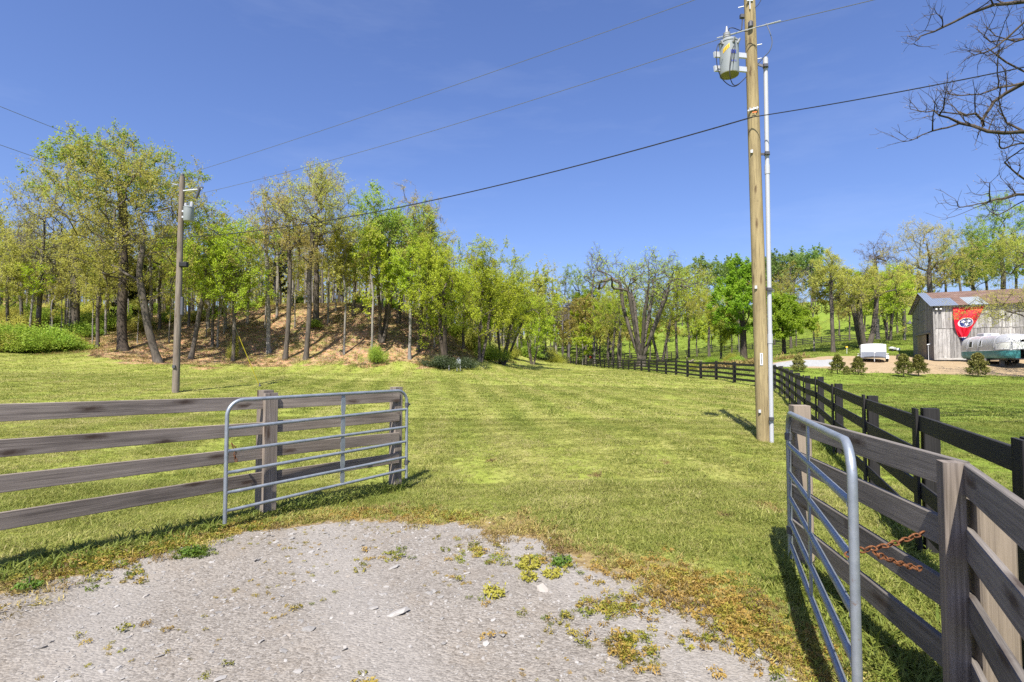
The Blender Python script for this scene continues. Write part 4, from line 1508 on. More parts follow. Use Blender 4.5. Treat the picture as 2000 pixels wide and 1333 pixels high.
    mb.build('back_slope', M['tin_rust'], rf)
    for i in range(13):
        g = W - .1 - i * .36
        if g < W / 2 + .15: break
        zz = RDG - abs(g - W / 2) * slope - .02
        MB().prism(q(.05, g, zz), q(-ov + .03, g, zz), (0, 0, 1), .05, .09).build('purlin_end', M['barn_wood'], rf)
    for g0, g1 in ((.0, W / 2), (W / 2, W)):
        MB().prism(q(-.1, g0, EV_ + (g0 > 0) * (RDG - EV_) - .06), q(-.1, g1, EV_ + (g0 == 0) * (RDG - EV_) - .06), (0, 0, 1), .04, .14).build('rafter', M['barn_gable_wood'], rf)
    for i in range(18):
        s = .3 + i * .8
        MB().prism(q(s, .1, EV_ + .0), q(s, -.42, EV_ - .1), (0, 0, 1), .05, .09).build('rafter_tail', M['barn_wood'], rf)

    def world(v): return Vector((C.x, C.y, z0)) + v
    # gooseneck lamp
    c = world(q(0, 5.6, 4.05, (0, .06)))
    bl = empty('barn_lamp', c, 'dark gooseneck lamp on the barn gable above the sliding door', 'lamp')
    MB().tube([c - c, ng * .12, ng * .35 + Vector((0, 0, .13)), ng * .62 + Vector((0, 0, .1)), ng * .75 + Vector((0, 0, -.12))], .02, 6).build('arm', M['dark_steel'], bl, True)
    mb = MB(); mb.lathe([(.30, -.40), (.29, -.36), (.10, -.22), (.06, -.10), (.03, -.08)], 16, tuple(ng * .75)); mb.build('lamp_shade', M['dark_steel'], bl, True)
    # flood lights at the eave corner
    for i, s in enumerate((.12, .42)):
        c = world(q(s, -.12, EV_ - .32))
        fl = empty('flood_light', c, ('flood light nearer the gable under the barn eave corner', 'flood light farther from the gable under the barn eave corner')[i], 'lamp')
        MB().tube([(0, 0, 0), tuple(nf * .1 + Vector((0, 0, -.03)))], [.04, .05], 8).build('bracket', M['dark_steel'], fl)
        MB().lathe([(.05, -.09), (.09, -.06), (.09, 0), (.05, .05)], 12, tuple(nf * .16)).build('lamp_head', M['blind'], fl, True)
    # flag: red, hung by its long edge, the lower corner gathered to a point
    TL, TR, BT = q(1.27, 0, 4.62, (.16, 0)), q(3.42, 0, 4.66, (.16, 0)), q(1.86, 0, 1.62, (.2, 0))
    fe = empty('flag', world(q(2, 0, 1.7)), 'red state flag with three white stars in a blue disc, hung on the barn front', 'flag')
    inv = -q(2, 0, 1.7)
    nu, nv = 40, 46
    V, FF, U = [], [], []

    def cloth(u, v):
        t = 1 - v                       # v 0 at top, 1 at tip
        left = TL.lerp(BT, v) - ax * (.24 * math.sin(v ** 1.2 * math.pi))
        right = TR.lerp(BT, v) + ax * (.06 * math.sin(v * math.pi))
        p = left.lerp(right, u)
        fold = .12 * v ** .5 * math.sin(u * 9 + v * 5) + .08 * math.sin(u * 17 - v * 11) * v + .12 * math.sin(math.pi * v) * (1 - u * .5) + .03 * math.sin(v * 21 + u * 4) * (1 - v)
        sag = -.06 * math.sin(math.pi * u) * (1 - v)
        return p + nf * fold + Vector((0, 0, sag)) + inv
    # uv of the cloth and of the round emblem
    for j in range(nv + 1):
        for i in range(nu + 1): V.append(cloth(i / nu, j / nv * .985))
    for j in range(nv):
        for i in range(nu):
            FF.append((j * (nu + 1) + i, (j + 1) * (nu + 1) + i, (j + 1) * (nu + 1) + i + 1, j * (nu + 1) + i + 1))
    a = NT('red_flag_cloth'); t_ = a.leaf((.72, .012, .035), .25, .6)
    b_ = NT('blue_flag_cloth'); b_.leaf((.03, .045, .16), .2, .6)
    w_ = NT('white_flag_cloth'); w_.leaf((.75, .74, .78), .2, .6)
    me = bpy.data.meshes.new('cloth')
    me.from_pydata([tuple(p) for p in V], [], FF)
    for mm in (a.m, b_.m, w_.m): me.materials.append(mm)
    mi = []
    for j in range(nv):
        v = (j + .5) / nv
        mi += [0 if v < .865 else (2 if v < .895 else 1)] * nu
    me.polygons.foreach_set('material_index', mi)
    me.polygons.foreach_set('use_smooth', [True] * len(FF))
    link('cloth', me, fe)
    # emblem laid on the folds, as thin printed patches just proud of the cloth
    cu, cv = .535, .44

    def em(x, y, lift):
        """emblem plane (metres) to the cloth"""
        wrow = 2.15 * (1 - (cv - y / 3.0)) ** 1.0
        v = cv - y / 3.03
        u = cu + x / max(.3, wrow) - (cv - v) * .12
        p = cloth(min(max(u, 0), 1), min(max(v, 0), .98))
        return p + nf * lift

    def disc(rad, lift, mat, nm, n=32, cx=0, cy=0, star=False):
        pts = []
        if star:
            for k in range(10):
                rr = rad if k % 2 == 0 else rad * .40
                pts.append((cx + rr * math.sin(k * math.pi / 5 + star), cy + rr * math.cos(k * math.pi / 5 + star)))
        else:
            for k in range(n): pts.append((cx + rad * math.cos(k / n * 2 * math.pi), cy + rad * math.sin(k / n * 2 * math.pi)))
        rings = [0, .35, .7, 1.0]
        V2, F2 = [em(cx, cy, lift)], []
        m = len(pts)
        for rg in rings[1:]:
            for (x, y) in pts: V2.append(em(cx + (x - cx) * rg, cy + (y - cy) * rg, lift))
        for k in range(m):
            F2.append((0, 1 + k, 1 + (k + 1) % m))
            for rg in range(2):
                o_ = 1 + rg * m
                F2.append((o_ + k, o_ + m + k, o_ + m + (k + 1) % m, o_ + (k + 1) % m))
        mb = MB(); mb.add(V2, F2); mb.build(nm, mat, fe, True)
    disc(.42, .012, w_.m, 'emblem_ring')
    disc(.37, .018, b_.m, 'emblem_disc')
    for k, (sx, sy, ro) in enumerate(((-.16, .09, .3), (.15, .12, -.25), (.05, -.18, .5))):
        disc(.165, .024, w_.m, 'star', 10, sx, sy, ro)
    # standpipe before the gable
    c = world(q(0, .7, -.02, (0, .35)))
    sp_ = empty('standpipe', c, 'grey standpipe with a tap head standing before the barn gable corner', 'standpipe')
    MB().tube([(0, 0, -.1), (0, 0, 1.45)], .028, 8).build('pipe', M['pale_steel'], sp_, True)
    mb = MB(); mb.tube([(-.1, 0, 1.45), (.12, -.05, 1.52), (.22, -.08, 1.45)], [.05, .07, .04], 8); mb.build('tap_head', M['pale_steel'], sp_, True)


barn()


# ------------------------------------------------------------------ silver trailer
def silver_trailer():
    ax = Vector((.26, .966, 0)).normalized()
    Lb = 6.5
    c = Vector((37.62, 41.75, 0))
    g0 = hgt(37.2, 40.5) + .02
    e = empty('travel_trailer', (c.x, c.y, g0), 'rounded silver and teal travel trailer parked before the barn', 'trailer')
    rz = math.atan2(ax.y, ax.x)
    e.rotation_euler = (0, 0, rz)                # local +x runs away from the camera
    hw, zb, zt = 1.16, .46, 2.25
    a = NT('dull_silver_skin')
    n1 = a.noise(a.obj(), 2.3, 5, .7); n2 = a.noise(a.mapping(a.obj(), (2, 2, 5)), 5, 5, .75)
    cc = a.ramp(n1, [(.3, (.40, .40, .40)), (.7, (.55, .55, .54))])
    cc = a.mix(a.math('MULTIPLY', a.ramp(n2, [(.52, 0.0), (.60, 1.0)]), .55), cc, (.72, .72, .72))
    cc = a.mix(a.math('MULTIPLY', a.ramp(a.noise(a.obj(), 9, 5, .8), [(.58, 0.0), (.64, 1.0)]), .6), cc, (.17, .18, .19))
    a.bsdf(cc, .42, .35, a.bump(n2, .25, .02), .5)
    b = NT('faded_teal_paint')
    n1 = b.noise(b.obj(), 1.6, 5, .75, 1.5)
    cc = b.ramp(n1, [(.32, (.03, .12, .13)), (.52, (.045, .21, .22)), (.68, (.10, .31, .32))])
    b.bsdf(cc, .4, .1, None, .5)

    def sect(x):
        """half width scale and roof height at station x"""
        cap = 1.25
        d = max(0, abs(x) - (Lb / 2 - cap)) / cap
        d = min(d, .995)
        k = (1 - d ** 2.6) ** (1 / 2.6)
        return max(.03, k)
    xs_ = [-Lb / 2 + Lb * .5 * (1 - math.cos(math.pi * i / 44)) for i in range(45)]
    NP = 26

    def ring(x, zlo, zhi, grow_=0.0):
        k = sect(x)
        pts = []
        for i in range(NP + 1):
            t = math.pi * i / NP            # from -y side over the top to +y
            yy = -math.cos(t); zz = math.sin(t)
            n_ = 2 / 3.4
            y = math.copysign(abs(yy) ** n_, yy) * (hw + grow_) * (.35 + .65 * k if False else k)
            z = 1.05 + (zhi - 1.05) * (abs(zz) ** n_) * (.55 + .45 * k)
            pts.append((x, y, z))
        return pts
    # upper shell
    V, Fs = [], []
    rings = [ring(x, 1.05, zt) for x in xs_]
    for rg in rings: V += rg
    m = NP + 1
    for i in range(len(xs_) - 1):
        for k in range(NP): Fs.append((i * m + k, (i + 1) * m + k, (i + 1) * m + k + 1, i * m + k + 1))
    mb = MB(); mb.add(V, Fs)
    mb.build('shell', a.m, e, True)
    # lower band curving under
    V, Fs = [], []
    for x in xs_:
        k = sect(x)
        for sgn in (-1, 1):
            for z, ins in ((1.05, 0), (.85, .0), (.66, .01), (.54, .05), (.46, .16)):
                V.append((x * (1 - .012 * (ins > .04)), sgn * max(.02, (hw + .004 - ins) * k), z))
    m = 10
    for i in range(len(xs_) - 1):
        for s_ in (0, 5):
            for k in range(4):
                f = (i * m + s_ + k, i * m + s_ + k + 1, (i + 1) * m + s_ + k + 1, (i + 1) * m + s_ + k)
                Fs.append(f if s_ else f[::-1])
        Fs.append((i * m + 4, i * m + 9, (i + 1) * m + 9, (i + 1) * m + 4))
    mb = MB(); mb.add(V, Fs); mb.build('teal_band', b.m, e, True)
    # belt trim
    pts = [(x, -(hw + .012) * sect(x), 1.05) for x in xs_] + [(x, (hw + .012) * sect(x), 1.05) for x in reversed(xs_)]
    MB().tube(pts, .018, 5).build('belt_trim', M['pale_steel'], e)
    # windows on the side towards the camera's left: +y is away to the left after rotation
    side = 1

    def wall_pt(x, z, o=.01):
        k = sect(x)
        zz = min(1, max(0, (z - 1.05) / ((zt - 1.05) * (.55 + .45 * k))))
        yy = (1 - zz ** 3.4) ** (1 / 3.4)
        return Vector((x, side * (hw * k * yy + o), z))

    def win(x0, x1, z0_, z1, mat, nm='window', fr=True):
        n = 6
        V, Fs = [], []
        for i in range(n + 1):
            for j in range(n + 1): V.append(wall_pt(x0 + (x1 - x0) * i / n, z0_ + (z1 - z0_) * j / n, .012))
        for i in range(n):
            for j in range(n): Fs.append((i * (n + 1) + j, i * (n + 1) + j + 1, (i + 1) * (n + 1) + j + 1, (i + 1) * (n + 1) + j))
        w_ = MB(); w_.add(V, Fs); wo = w_.build(nm, mat, e, True)
        if fr:
            ed = [wall_pt(x0 + (x1 - x0) * i / n, z0_, .016) for i in range(n + 1)] + [wall_pt(x1, z0_ + (z1 - z0_) * i / n, .016) for i in range(1, n + 1)] + [wall_pt(x1 + (x0 - x1) * i / n, z1, .016) for i in range(1, n + 1)] + [wall_pt(x0, z1 + (z0_ - z1) * i / n, .016) for i in range(1, n + 1)]
            MB().tube(ed, .018, 4, False).build('frame', M['pale_steel'], wo)
    for sgn in (1, -1):
        side = sgn
        win(1.35, .85, 1.35, 1.80, M['glass_dark'])
        win(-.08, -.36, 1.38, 1.84, M['glass_dark'])
    # wrap round windows of the near end
    def endwin(t0, t1, z0_, z1):
        n = 8
        V, Fs = [], []
        def ep(t, z):
            # t angle round the near cap, -90 .. 90
            best = None
            th = math.radians(t)
            # walk in along the ray from outside until inside the plan
            cx = -Lb / 2 + 1.25
            lo, hi = .1, 3.0
            for _ in range(30):
                mm = (lo + hi) / 2
                x = cx - mm * math.cos(th); y = mm * math.sin(th)
                k = sect(x) if x > -Lb / 2 else 0
                if abs(y) > hw * k or x < -Lb / 2: hi = mm
                else: lo = mm
            zz = min(.97, max(0, (z - 1.05) / (zt - 1.05)))
            sh = (1 - zz ** 3.4) ** (1 / 3.4)
            mm = lo * (.75 + .25 * sh) + .02 if False else lo * sh ** .5 + .035
            return Vector((cx - mm * math.cos(th), mm * math.sin(th), z))
        for i in range(n + 1):
            for j in range(5): V.append(ep(t0 + (t1 - t0) * i / n, z0_ + (z1 - z0_) * j / 4))
        for i in range(n):
            for j in range(4): Fs.append((i * 5 + j, (i + 1) * 5 + j, (i + 1) * 5 + j + 1, i * 5 + j + 1))
        w_ = MB(); w_.add(V, Fs); wo = w_.build('end_window', M['blind'], e, True)
        ed = [V[i * 5] for i in range(n + 1)] + [V[n * 5 + j] for j in range(1, 5)] + [V[i * 5 + 4] for i in range(n - 1, -1, -1)] + [V[j] for j in range(3, -1, -1)]
        MB().tube(ed, .02, 4, False).build('frame', M['pale_steel'], wo)
    endwin(76, 34, 1.12, 1.62); endwin(28, -28, 1.12, 1.62); endwin(-34, -76, 1.12, 1.62)
    # roof unit, seams, wheels, skirts
    mb = MB(); mb.box((1.4, 0, zt + .1), .95, .65, .26, .06); mb.build('air_conditioner', M['pale_steel'], e)
    mb = MB(); mb.box((.35, 0, zt + .06), .6, .5, .16, .04); mb.build('roof_vent', M['white_paint'], e)
    for x in (-Lb / 2 + 1.25, .1, 1.6):
        k = sect(x)
        MB().tube([Vector(p) * 1.0 for p in ring(x, 1.05, zt + .012, .012)], .011, 4).build('seam', M['pale_steel'], e)
    for s_ in (-1, 1):
        for x in (.35, -.55):
            wh = empty('wheel', (x, s_ * .92, .33)); wh.parent = e
            MB().tube([(0, -.1, 0), (0, -.07, 0), (0, .07, 0), (0, .1, 0)], [.27, .33, .33, .27], 18).build('tyre', M['rubber'], wh)
            MB().tube([(0, -.11, 0), (0, .11, 0)], .17, 12).build('rim', M['pale_steel'], wh)
    mb = MB(); mb.box((0, 0, .42), Lb - 1.2, 1.5, .12); mb.build('chassis', M['dark_steel'], e)
    mb = MB(); mb.prism((-Lb / 2 + .8, .6, .42), (-Lb / 2 - .95, .02, .40), (0, 0, 1), .08, .1); mb.prism((-Lb / 2 + .8, -.6, .42), (-Lb / 2 - .95, -.02, .40), (0, 0, 1), .08, .1)
    mb.build('tow_frame', M['dark_steel'], e)
    MB().tube([(-Lb / 2 - .8, 0, .02), (-Lb / 2 - .8, 0, .75)], .04, 8).build('jack', M['pale_steel'], e)
    mb = MB()
    for x in (2.0, -1.8): mb.box((x, .6, .12), .2, .25, .5)
    mb.build('support_block', M['dark_steel'], e)


silver_trailer()


# ------------------------------------------------------------------ white cargo trailer
def cargo_trailer():
    g = on(1706, 44.5)
    e = empty('cargo_trailer', g, 'white box cargo trailer with grey lower nose parked on the tan yard', 'trailer', None, math.atan2(g.y, g.x) - math.pi / 2 + .05)
    # local +y away from camera
    w_, h0, h1, L = 1.72, .38, 1.50, 3.0
    M['trailer_white'] = plain('white_trailer_skin', (.74, .74, .76), .35, 0, .03)
    prof = [(-.5, h0), (.5, h0), (.5, h1 - .07), (.3, h1 - .015), (0, h1), (-.3, h1 - .015), (-.5, h1 - .07)]
    V = [(x * w_, 0, z) for x, z in prof] + [(x * w_, -.10, z - .02 * (z > 1)) for x, z in prof] + [(x * w_, L, z) for x, z in prof]
    m = len(prof)
    Fs = []
    for i in range(m):
        j = (i + 1) % m
        Fs.append((i, m + i, m + j, j)); Fs.append((2 * m + i, i, j, 2 * m + j))
    Fs.append(tuple(m + i for i in range(m))[::-1][::-1]); Fs.append(tuple(2 * m + i for i in range(m))[::-1])
    mb = MB(); mb.add(V, Fs); mb.build('body', M['trailer_white'], e)
    mb = MB(); mb.box((0, -.108, .60), w_ * .99, .012, .44, .002); mb.build('stone_guard', M['diamond_plate'], e)
    for sx in (-1, 1):
        MB().prism((sx * w_ * .5, -.10, h0), (sx * w_ * .5, -.10, h1 - .08), (1, 0, 0), .03, .03).build('corner_trim', M['pale_steel'], e)
        mb = MB(); mb.tube([(sx * (w_ / 2 + .13), 1.0 + .42 * math.cos(t), .30 + .36 * math.sin(t)) for t in (math.pi * i / 8 for i in range(9))], .02, 4)
        mb.box((sx * (w_ / 2 + .12), .62, .40), .22, .03, .30); mb.box((sx * (w_ / 2 + .12), 1.0, .67), .22, .6, .03); mb.box((sx * (w_ / 2 + .12), 1.4, .40), .22, .03, .30)
        mb.build('fender', M['white_paint'], e)
        wh = empty('wheel', (sx * (w_ / 2 + .12), 1.0, .30)); wh.parent = e
        MB().tube([(-.09, 0, 0), (-.06, 0, 0), (.06, 0, 0), (.09, 0, 0)], [.25, .30, .30, .25], 18).build('tyre', M['rubber'], wh)
        MB().tube([(-.1, 0, 0), (.1, 0, 0)], .15, 12).build('rim', M['pale_steel'], wh)
    mb = MB()
    for sx in (-1, 1): mb.prism((sx * .75, .1, .36), (sx * .04, -1.1, .40), (0, 0, 1), .07, .10)
    mb.box((0, -.1, .35), w_, .06, .06)
    mb.build('tow_frame', M['dark_steel'], e)
    MB().tube([(0, -1.0, .02), (0, -1.0, .75), (.12, -1.0, .78)], .03, 8).build('jack', M['pale_steel'], e)
    mb = MB()
    for i in range(6): mb.box((-.22 + i * .085, -.112, 1.30 + .008 * (i % 2)), .06, .006, .05 + .02 * (i % 3 == 0), .001)
    mb.build('nose_print', M['porcelain'], e)


cargo_trailer()

# small things on the slope
g = on(1654, 52)
e = empty('marker_stake', g, 'thin white stake with a yellow tag in the grass left of the cargo trailer', 'stake')
MB().tube([(0, 0, -.1), (.01, 0, .62)], .018, 6).build('stake', M['tag_white'], e)
MB().box((0, 0, .66), .2, .03, .16).build('tag', M['yellow'], e)
g = on(1746, 58)
e = empty('garden_machine', g, 'small dark and white garden machine on the grass by the pale trunks', 'machine')
mb = MB(); mb.lathe([(.22, .16), (.34, .25), (.34, .5), (.2, .58)], 14); mb.build('engine_cover', M['porcelain'], e, True); e.scale = (.7, .7, .7)
mb = MB(); mb.box((.0, .02, .2), 1.1, .5, .16, .05); mb.build('deck', M['dark_steel'], e)
mb = MB(); mb.box((-.5, -.1, .48), .45, .45, .3, .09); mb.build('seat', M['white_paint'], e)
mb = MB(); mb.box((.45, -.3, .25), .4, .3, .36, .09); mb.build('bin', M['white_paint'], e)
for sx in (-.4, .4):
    MB().tube([(sx, -.3, .15), (sx, -.22, .15)], .15, 14).build('wheel', M['rubber'], e)
g = on(1757, 47.5)
e = empty('stump', g, 'dark low stump behind the touching pair of evergreens', 'stump')
mb = MB(); mb.lathe([(.30, 0), (.27, .15), (.22, .4), (.14, .46)], 12); mb.build('wood', M['bark_dark'], e, True)
e = empty('feed_tub', on(1154, 136), 'small orange-red tub on a stub behind the far black fence', 'tub')
MB().lathe([(.3, .7), (.34, .9), (.35, 1.2), (.28, 1.25)], 14).build('body', M['red_plastic'], e, True)
MB().lathe([(.12, .0), (.10, .4), (.14, .72)], 10).build('stand', M['bark'], e, True)
# pile of cut wood behind the fence
r = random.Random(9)
pb = on(1357, 66)
pile = empty('wood_pile', pb, 'pile of pale cut branches on the grass behind the black fence', 'wood pile')
for i in range(34):
    t = r.random()
    p = Vector((-1.6 + 3.4 * t, r.uniform(-.5, .5), .1 + r.uniform(0, .65) * (1 - abs(t - .35))))
    d = Vector((r.uniform(-1, 1), r.uniform(-.4, .4), r.uniform(-.35, .45))).normalized() * r.uniform(.4, .9)
    MB().tube([p - d * .5, p, p + d * .5], [.07, .08, .06], 6).build('branch', M['new_wood'] if i % 3 else M['bark'], pile)

# utility pedestal and its post by the wood corner
g = on(896, 46.5)
e = empty('utility_pedestal', g, 'small pale utility pedestal on a post by the leaning lime tree', 'pedestal')
MB().tube([(-.14, 0, -.1), (-.14, 0, .62)], .03, 6).build('leg', M['white_pvc'], e); MB().tube([(.14, 0, -.1), (.14, 0, .62)], .03, 6).build('leg', M['white_pvc'], e)
mb = MB(); mb.box((0, 0, .78), .34, .2, .42, .02); mb.build('box', M['tank'], e)
MB().lathe([(.12, 1.0), (.12, 1.1), (.02, 1.16)], 10).build('meter', M['dark_steel'], e, True)
e = empty('marker_post', on(877, 46.5), 'short white marker post left of the utility pedestal', 'post')
MB().tube([(0, 0, -.1), (0, 0, .42)], .035, 8).build('post', M['white_pvc'], e)


# ------------------------------------------------------------------ fences
def fence(name, label, pts, tops, rh, rt, H, mat, pmat, side, psize=.13, fascia=True, fmat=None, jit=.01, seed=1, low=-.15, fw=.15, fh=None, ft=.026, hs={}, nails=False, skip_posts=(), skip_fascia=()):
    """pts: ground points; boards nailed on the side given, posts behind, a cover board in front of each joint"""
    r = random.Random(seed)
    o = Vector(pts[len(pts) // 2]); o.z = min(p[2] for p in pts)
    e = empty(name, o, label, 'fence')
    pts = [Vector(p) - o for p in pts]
    n = len(pts)
    nrm = []
    for i in range(n):
        t = (pts[min(i + 1, n - 1)] - pts[max(i - 1, 0)]); t.z = 0; t.normalize()
        nrm.append(Vector((-t.y, t.x, 0)) * side)
    for i in range(n):
        t = Vector((nrm[i].y, -nrm[i].x, 0))
        if i not in skip_posts:
            c = pts[i] - nrm[i] * (psize / 2 + rt / 2)
            lean_ = Vector((r.uniform(-jit, jit), r.uniform(-jit, jit), 0)) * 2
            MB().prism(c + Vector((0, 0, low)), c + lean_ + Vector((0, 0, hs.get(i, H) + r.uniform(-.02, .02))), t, psize, psize, .008).build('post', pmat, e)
        if fascia and i not in skip_fascia:
            c = pts[i] + nrm[i] * (rt / 2 + ft / 2 + .001)
            MB().prism(c + Vector((0, 0, .04)), c + Vector((0, 0, fh or H)), t, ft, fw, .004).build('cover_board', fmat or mat, e)
    for i in range(n - 1):
        for k, zt in enumerate(tops):
            z = zt - rh / 2
            a_ = pts[i] + Vector((0, 0, z + r.uniform(-jit, jit))); b_ = pts[i + 1] + Vector((0, 0, z + r.uniform(-jit, jit)))
            d = (b_ - a_).normalized() * .002
            MB().prism(a_ + d, b_ - d, (0, 0, 1), rt, rh, .004).build('rail', mat, e)
    if nails:
        mb = MB()
        for i in range(n):
            t = Vector((nrm[i].y, -nrm[i].x, 0))
            for zt in tops:
                for ds in (-.035, .035):
                    for dz in (-.04, .04):
                        for q_ in ((0, 1) if 0 < i < n - 1 else (0,)):
                            c = pts[i] + nrm[i] * (rt / 2 + .0006) + t * (ds + (.02 + fw / 2) * (1 if ds > 0 else -1)) + Vector((0, 0, zt - rh / 2 + dz))
                        mb.tube([c - nrm[i] * .002, c + nrm[i] * .0015], .005, 6)
        mb.build('nail_heads', M['dark_steel'], e)
        e.children[-1]['kind'] = 'stuff'
    return e


def gp(x, y): return (x, y, hgt(x, y))


# black fence round the field
BF = [(1.75, .55), (2.82, 2.97), (3.84, 5.1), (5.05, 7.7), (6.18, 10.35), (7.35, 13.0), (8.5, 15.65), (9.65, 18.3), (10.8, 20.95), (11.95, 23.6), (13.05, 26.25), (14.05, 29.0), (14.5, 32.0)]
BF = [gp(*q) for q in BF]
y = 35.1
while y < 74: BF.append(gp(14.45 - max(0, y - 55) * .012, y)); y += 3.12
FARF = [(px, py) for px, py in ((1205, 722.6), (1193, 722), (1182, 721.4), (1170, 720.3), (1160, 719.5), (1150, 718.6), (1141, 717.4), (1133, 716), (1126, 714.4), (1119, 712.6), (1112, 710.6), (1105, 708.6), (1098, 707))]
xl, yl = BF[-1][0], BF[-1][1]
for i in range(1, 19):
    yy = yl + i * 3.12
    xx = xl - 2.1 * (i / 18) ** 1.3
    BF.append(gp(xx, yy))
BLK = [1.30, .985, .67, .355]
fence('board_fence', 'long black four-board fence running along the right side of the field', BF, BLK, .145, .028, 1.36, M['black_wood'], M['black_wood'], 1, .125, seed=2)
# paddock fence behind it and fence on the slope
q0, q1 = on(1312, 120), on(1180, 138)
PF = [gp(*(q0.lerp(q1, i / 9)[:2])) for i in range(10)]
fence('paddock_fence', 'short black paddock fence behind the far field fence by the old gnarled tree', PF, [1.5, 1.0, .5], .16, .03, 1.6, M['black_wood'], M['black_wood'], -1, .15, fascia=False, seed=3)
q0, q1 = on(1160, 141), on(1126, 147)
PF = [gp(*(q0.lerp(q1, i / 2)[:2])) for i in range(3)]
fence('paddock_fence', 'short black fence stub left of the orange-red tub', PF, [1.4, .9], .16, .03, 1.5, M['black_wood'], M['black_wood'], -1, .15, fascia=False, seed=4)
HF = []
ctrl = [(1302, 145), (1340, 138), (1390, 131), (1440, 125), (1500, 117), (1568, 109), (1642, 107.5), (1700, 106.5), (1755, 106), (1800, 105), (1860, 104)]
pts_ = [Vector(((px - 1000) / 1050 * d, d, 0)) for px, d in ctrl]
for i in range(len(pts_) - 1):
    m = max(1, int((pts_[i + 1] - pts_[i]).length / 2.9))
    for k in range(m):
        p = pts_[i].lerp(pts_[i + 1], k / m)
        HF.append(gp(p.x, p.y))
fence('slope_fence', 'black board fence crossing the foot of the green pasture slope', HF, [1.32, 1.0, .68, .36], .15, .035, 1.4, M['black_wood'], M['black_wood'], -1, .15, fascia=False, seed=5, jit=.02)

# grey entrance fences
LF = [(-6.9, .1), (-5.5, 2.2), (-4.5, 3.85), (-2.93, 6.5), (-1.66, 7.94)]
LF = [(x, y, hgt(x, y)) for x, y in LF]
fence('entrance_fence', 'weathered grey four-board fence left of the driveway behind the steel gate', LF, [1.39, 1.10, .81, .50], .145, .03, 1.46, M['grey_wood'], M['grey_wood'], -1, .14, seed=6, fh=1.44, fw=.165, ft=.05, nails=True, skip_fascia=(4,))
RF = [(.70, .1), (2.12, 2.53), (2.46, 4.78)]
RF = [(x, y, hgt(x, y)) for x, y in RF]
fence('entrance_fence', 'weathered grey four-board fence on the right edge with rusty chain', RF, [1.30, 1.0, .70, .40], .145, .034, 1.27, M['dark_grey_wood'], M['new_wood'], 1, .14, seed=7, fmat=M['grey_wood'], fh=1.30, fw=.088, ft=.085, jit=.004, nails=True, skip_fascia=(0, 2), hs={1: 1.13, 2: 1.40})


# ------------------------------------------------------------------ steel gates
def gate(label, A, B, zs_a, zs_b, leg_a, mid, mid_label=None, seed=0):
    """A free end, B hinge end (plan); zs heights of the rails at both ends, top first"""
    A, B = Vector(A), Vector(B)
    o = Vector((A.x, A.y, 0))
    e = empty('steel_gate', o, label, 'gate')
    d = B - A; L = d.length; d.normalize()

    def q(s, t):     # s metres along, t rail coordinate (0 top rail .. n-1 bottom)
        i = min(int(t), len(zs_a) - 2); f = t - i
        za = zs_a[i] * (1 - f) + zs_a[i + 1] * f; zb = zs_b[i] * (1 - f) + zs_b[i + 1] * f
        k = s / L
        return d * s + Vector((0, 0, za * (1 - k) + zb * k))
    R = .021
    ra = .17
    # outer frame: down leg, round corner, top rail, round corner, hinge leg
    pts = [d * 0 + Vector((0, 0, leg_a)), d * 0 + Vector((0, 0, zs_a[-1])), Vector((0, 0, zs_a[0] - ra))]
    for i in range(1, 8):
        t = math.pi / 2 * i / 8
        pts.append(d * (ra - ra * math.cos(t)) + Vector((0, 0, zs_a[0] - ra + ra * math.sin(t))))
    pts.append(q(ra, 0)); pts.append(q(L * .5, 0)); pts.append(q(L - ra, 0))
    for i in range(1, 8):
        t = math.pi / 2 * i / 8
        pts.append(d * (L - ra + ra * math.sin(t)) + Vector((0, 0, zs_b[0] - ra + ra * math.cos(t))))
    pts.append(d * L + Vector((0, 0, zs_b[0] - ra))); pts.append(d * L + Vector((0, 0, zs_b[-1] - .12)))
    MB().tube(pts, R, 12).build('frame', M['galv'], e, True)
    n = len(zs_a)
    for k in range(1, n):
        a_, b_ = q(.012, k), q(L - .012, k)
        p = [a_, a_ + d * .04, a_ + d * .09, q(mid - .06, k), q(mid, k), q(mid + .06, k), b_ - d * .09, b_ - d * .04, b_]
        r_ = [.024, .017, R * .92, R * .92, .017, R * .92, R * .92, .018, .015]
        MB().tube(p, r_, 10).build('bar', M['galv'], e, True)
    # flattened upright in the middle, pinched at every bar
    s_ = Vector((-d.y, d.x, 0))
    V, Fs = [], []
    st = []
    for k in range(n):
        st.append((k, .016))
        if k < n - 1: st += [(k + .25, .028), (k + .5, .030), (k + .75, .028)]
    for t, hw in st:
        c = q(mid, t)
        for u, v in ((-hw, -.007), (hw, -.007), (hw, .007), (-hw, .007)): V.append(c + d * u + s_ * (v + .0))
    for i in range(len(st) - 1):
        for k in range(4):
            j = (k + 1) % 4
            Fs.append((i * 4 + k, i * 4 + j, (i + 1) * 4 + j, (i + 1) * 4 + k))
    Fs += [(3, 2, 1, 0), tuple(len(V) - 4 + k for k in range(4))]
    mb = MB(); mb.add(V, Fs); mb.build('upright', M['galv'], e)
    for t in (.75, n - 1.6):
        c = q(L, t)
        mb = MB(); mb.tube([c + Vector((0, 0, -.03)), c + Vector((0, 0, .03))], .03, 10); mb.tube([c, c + d * .06 + s_ * .0], .012, 6)
        mb.build('hinge', M['dark_steel'], e)
    return e


gate('galvanised tube gate swung open against the left grey fence', (-3.07, 5.82, 0), (-1.50, 7.70, 0), [1.34, 1.04, .797, .566, .353, .16], [1.354, 1.083, .833, .628, .408, .232], .03, 1.42)
gate('galvanised tube gate standing open on the right, chained to the fence', (1.53, 2.44, 0), (2.40, 4.70, 0), [1.385, 1.11, .86, .62, .40, .17], [1.315, 1.04, .80, .59, .385, .19], .06, 1.30)


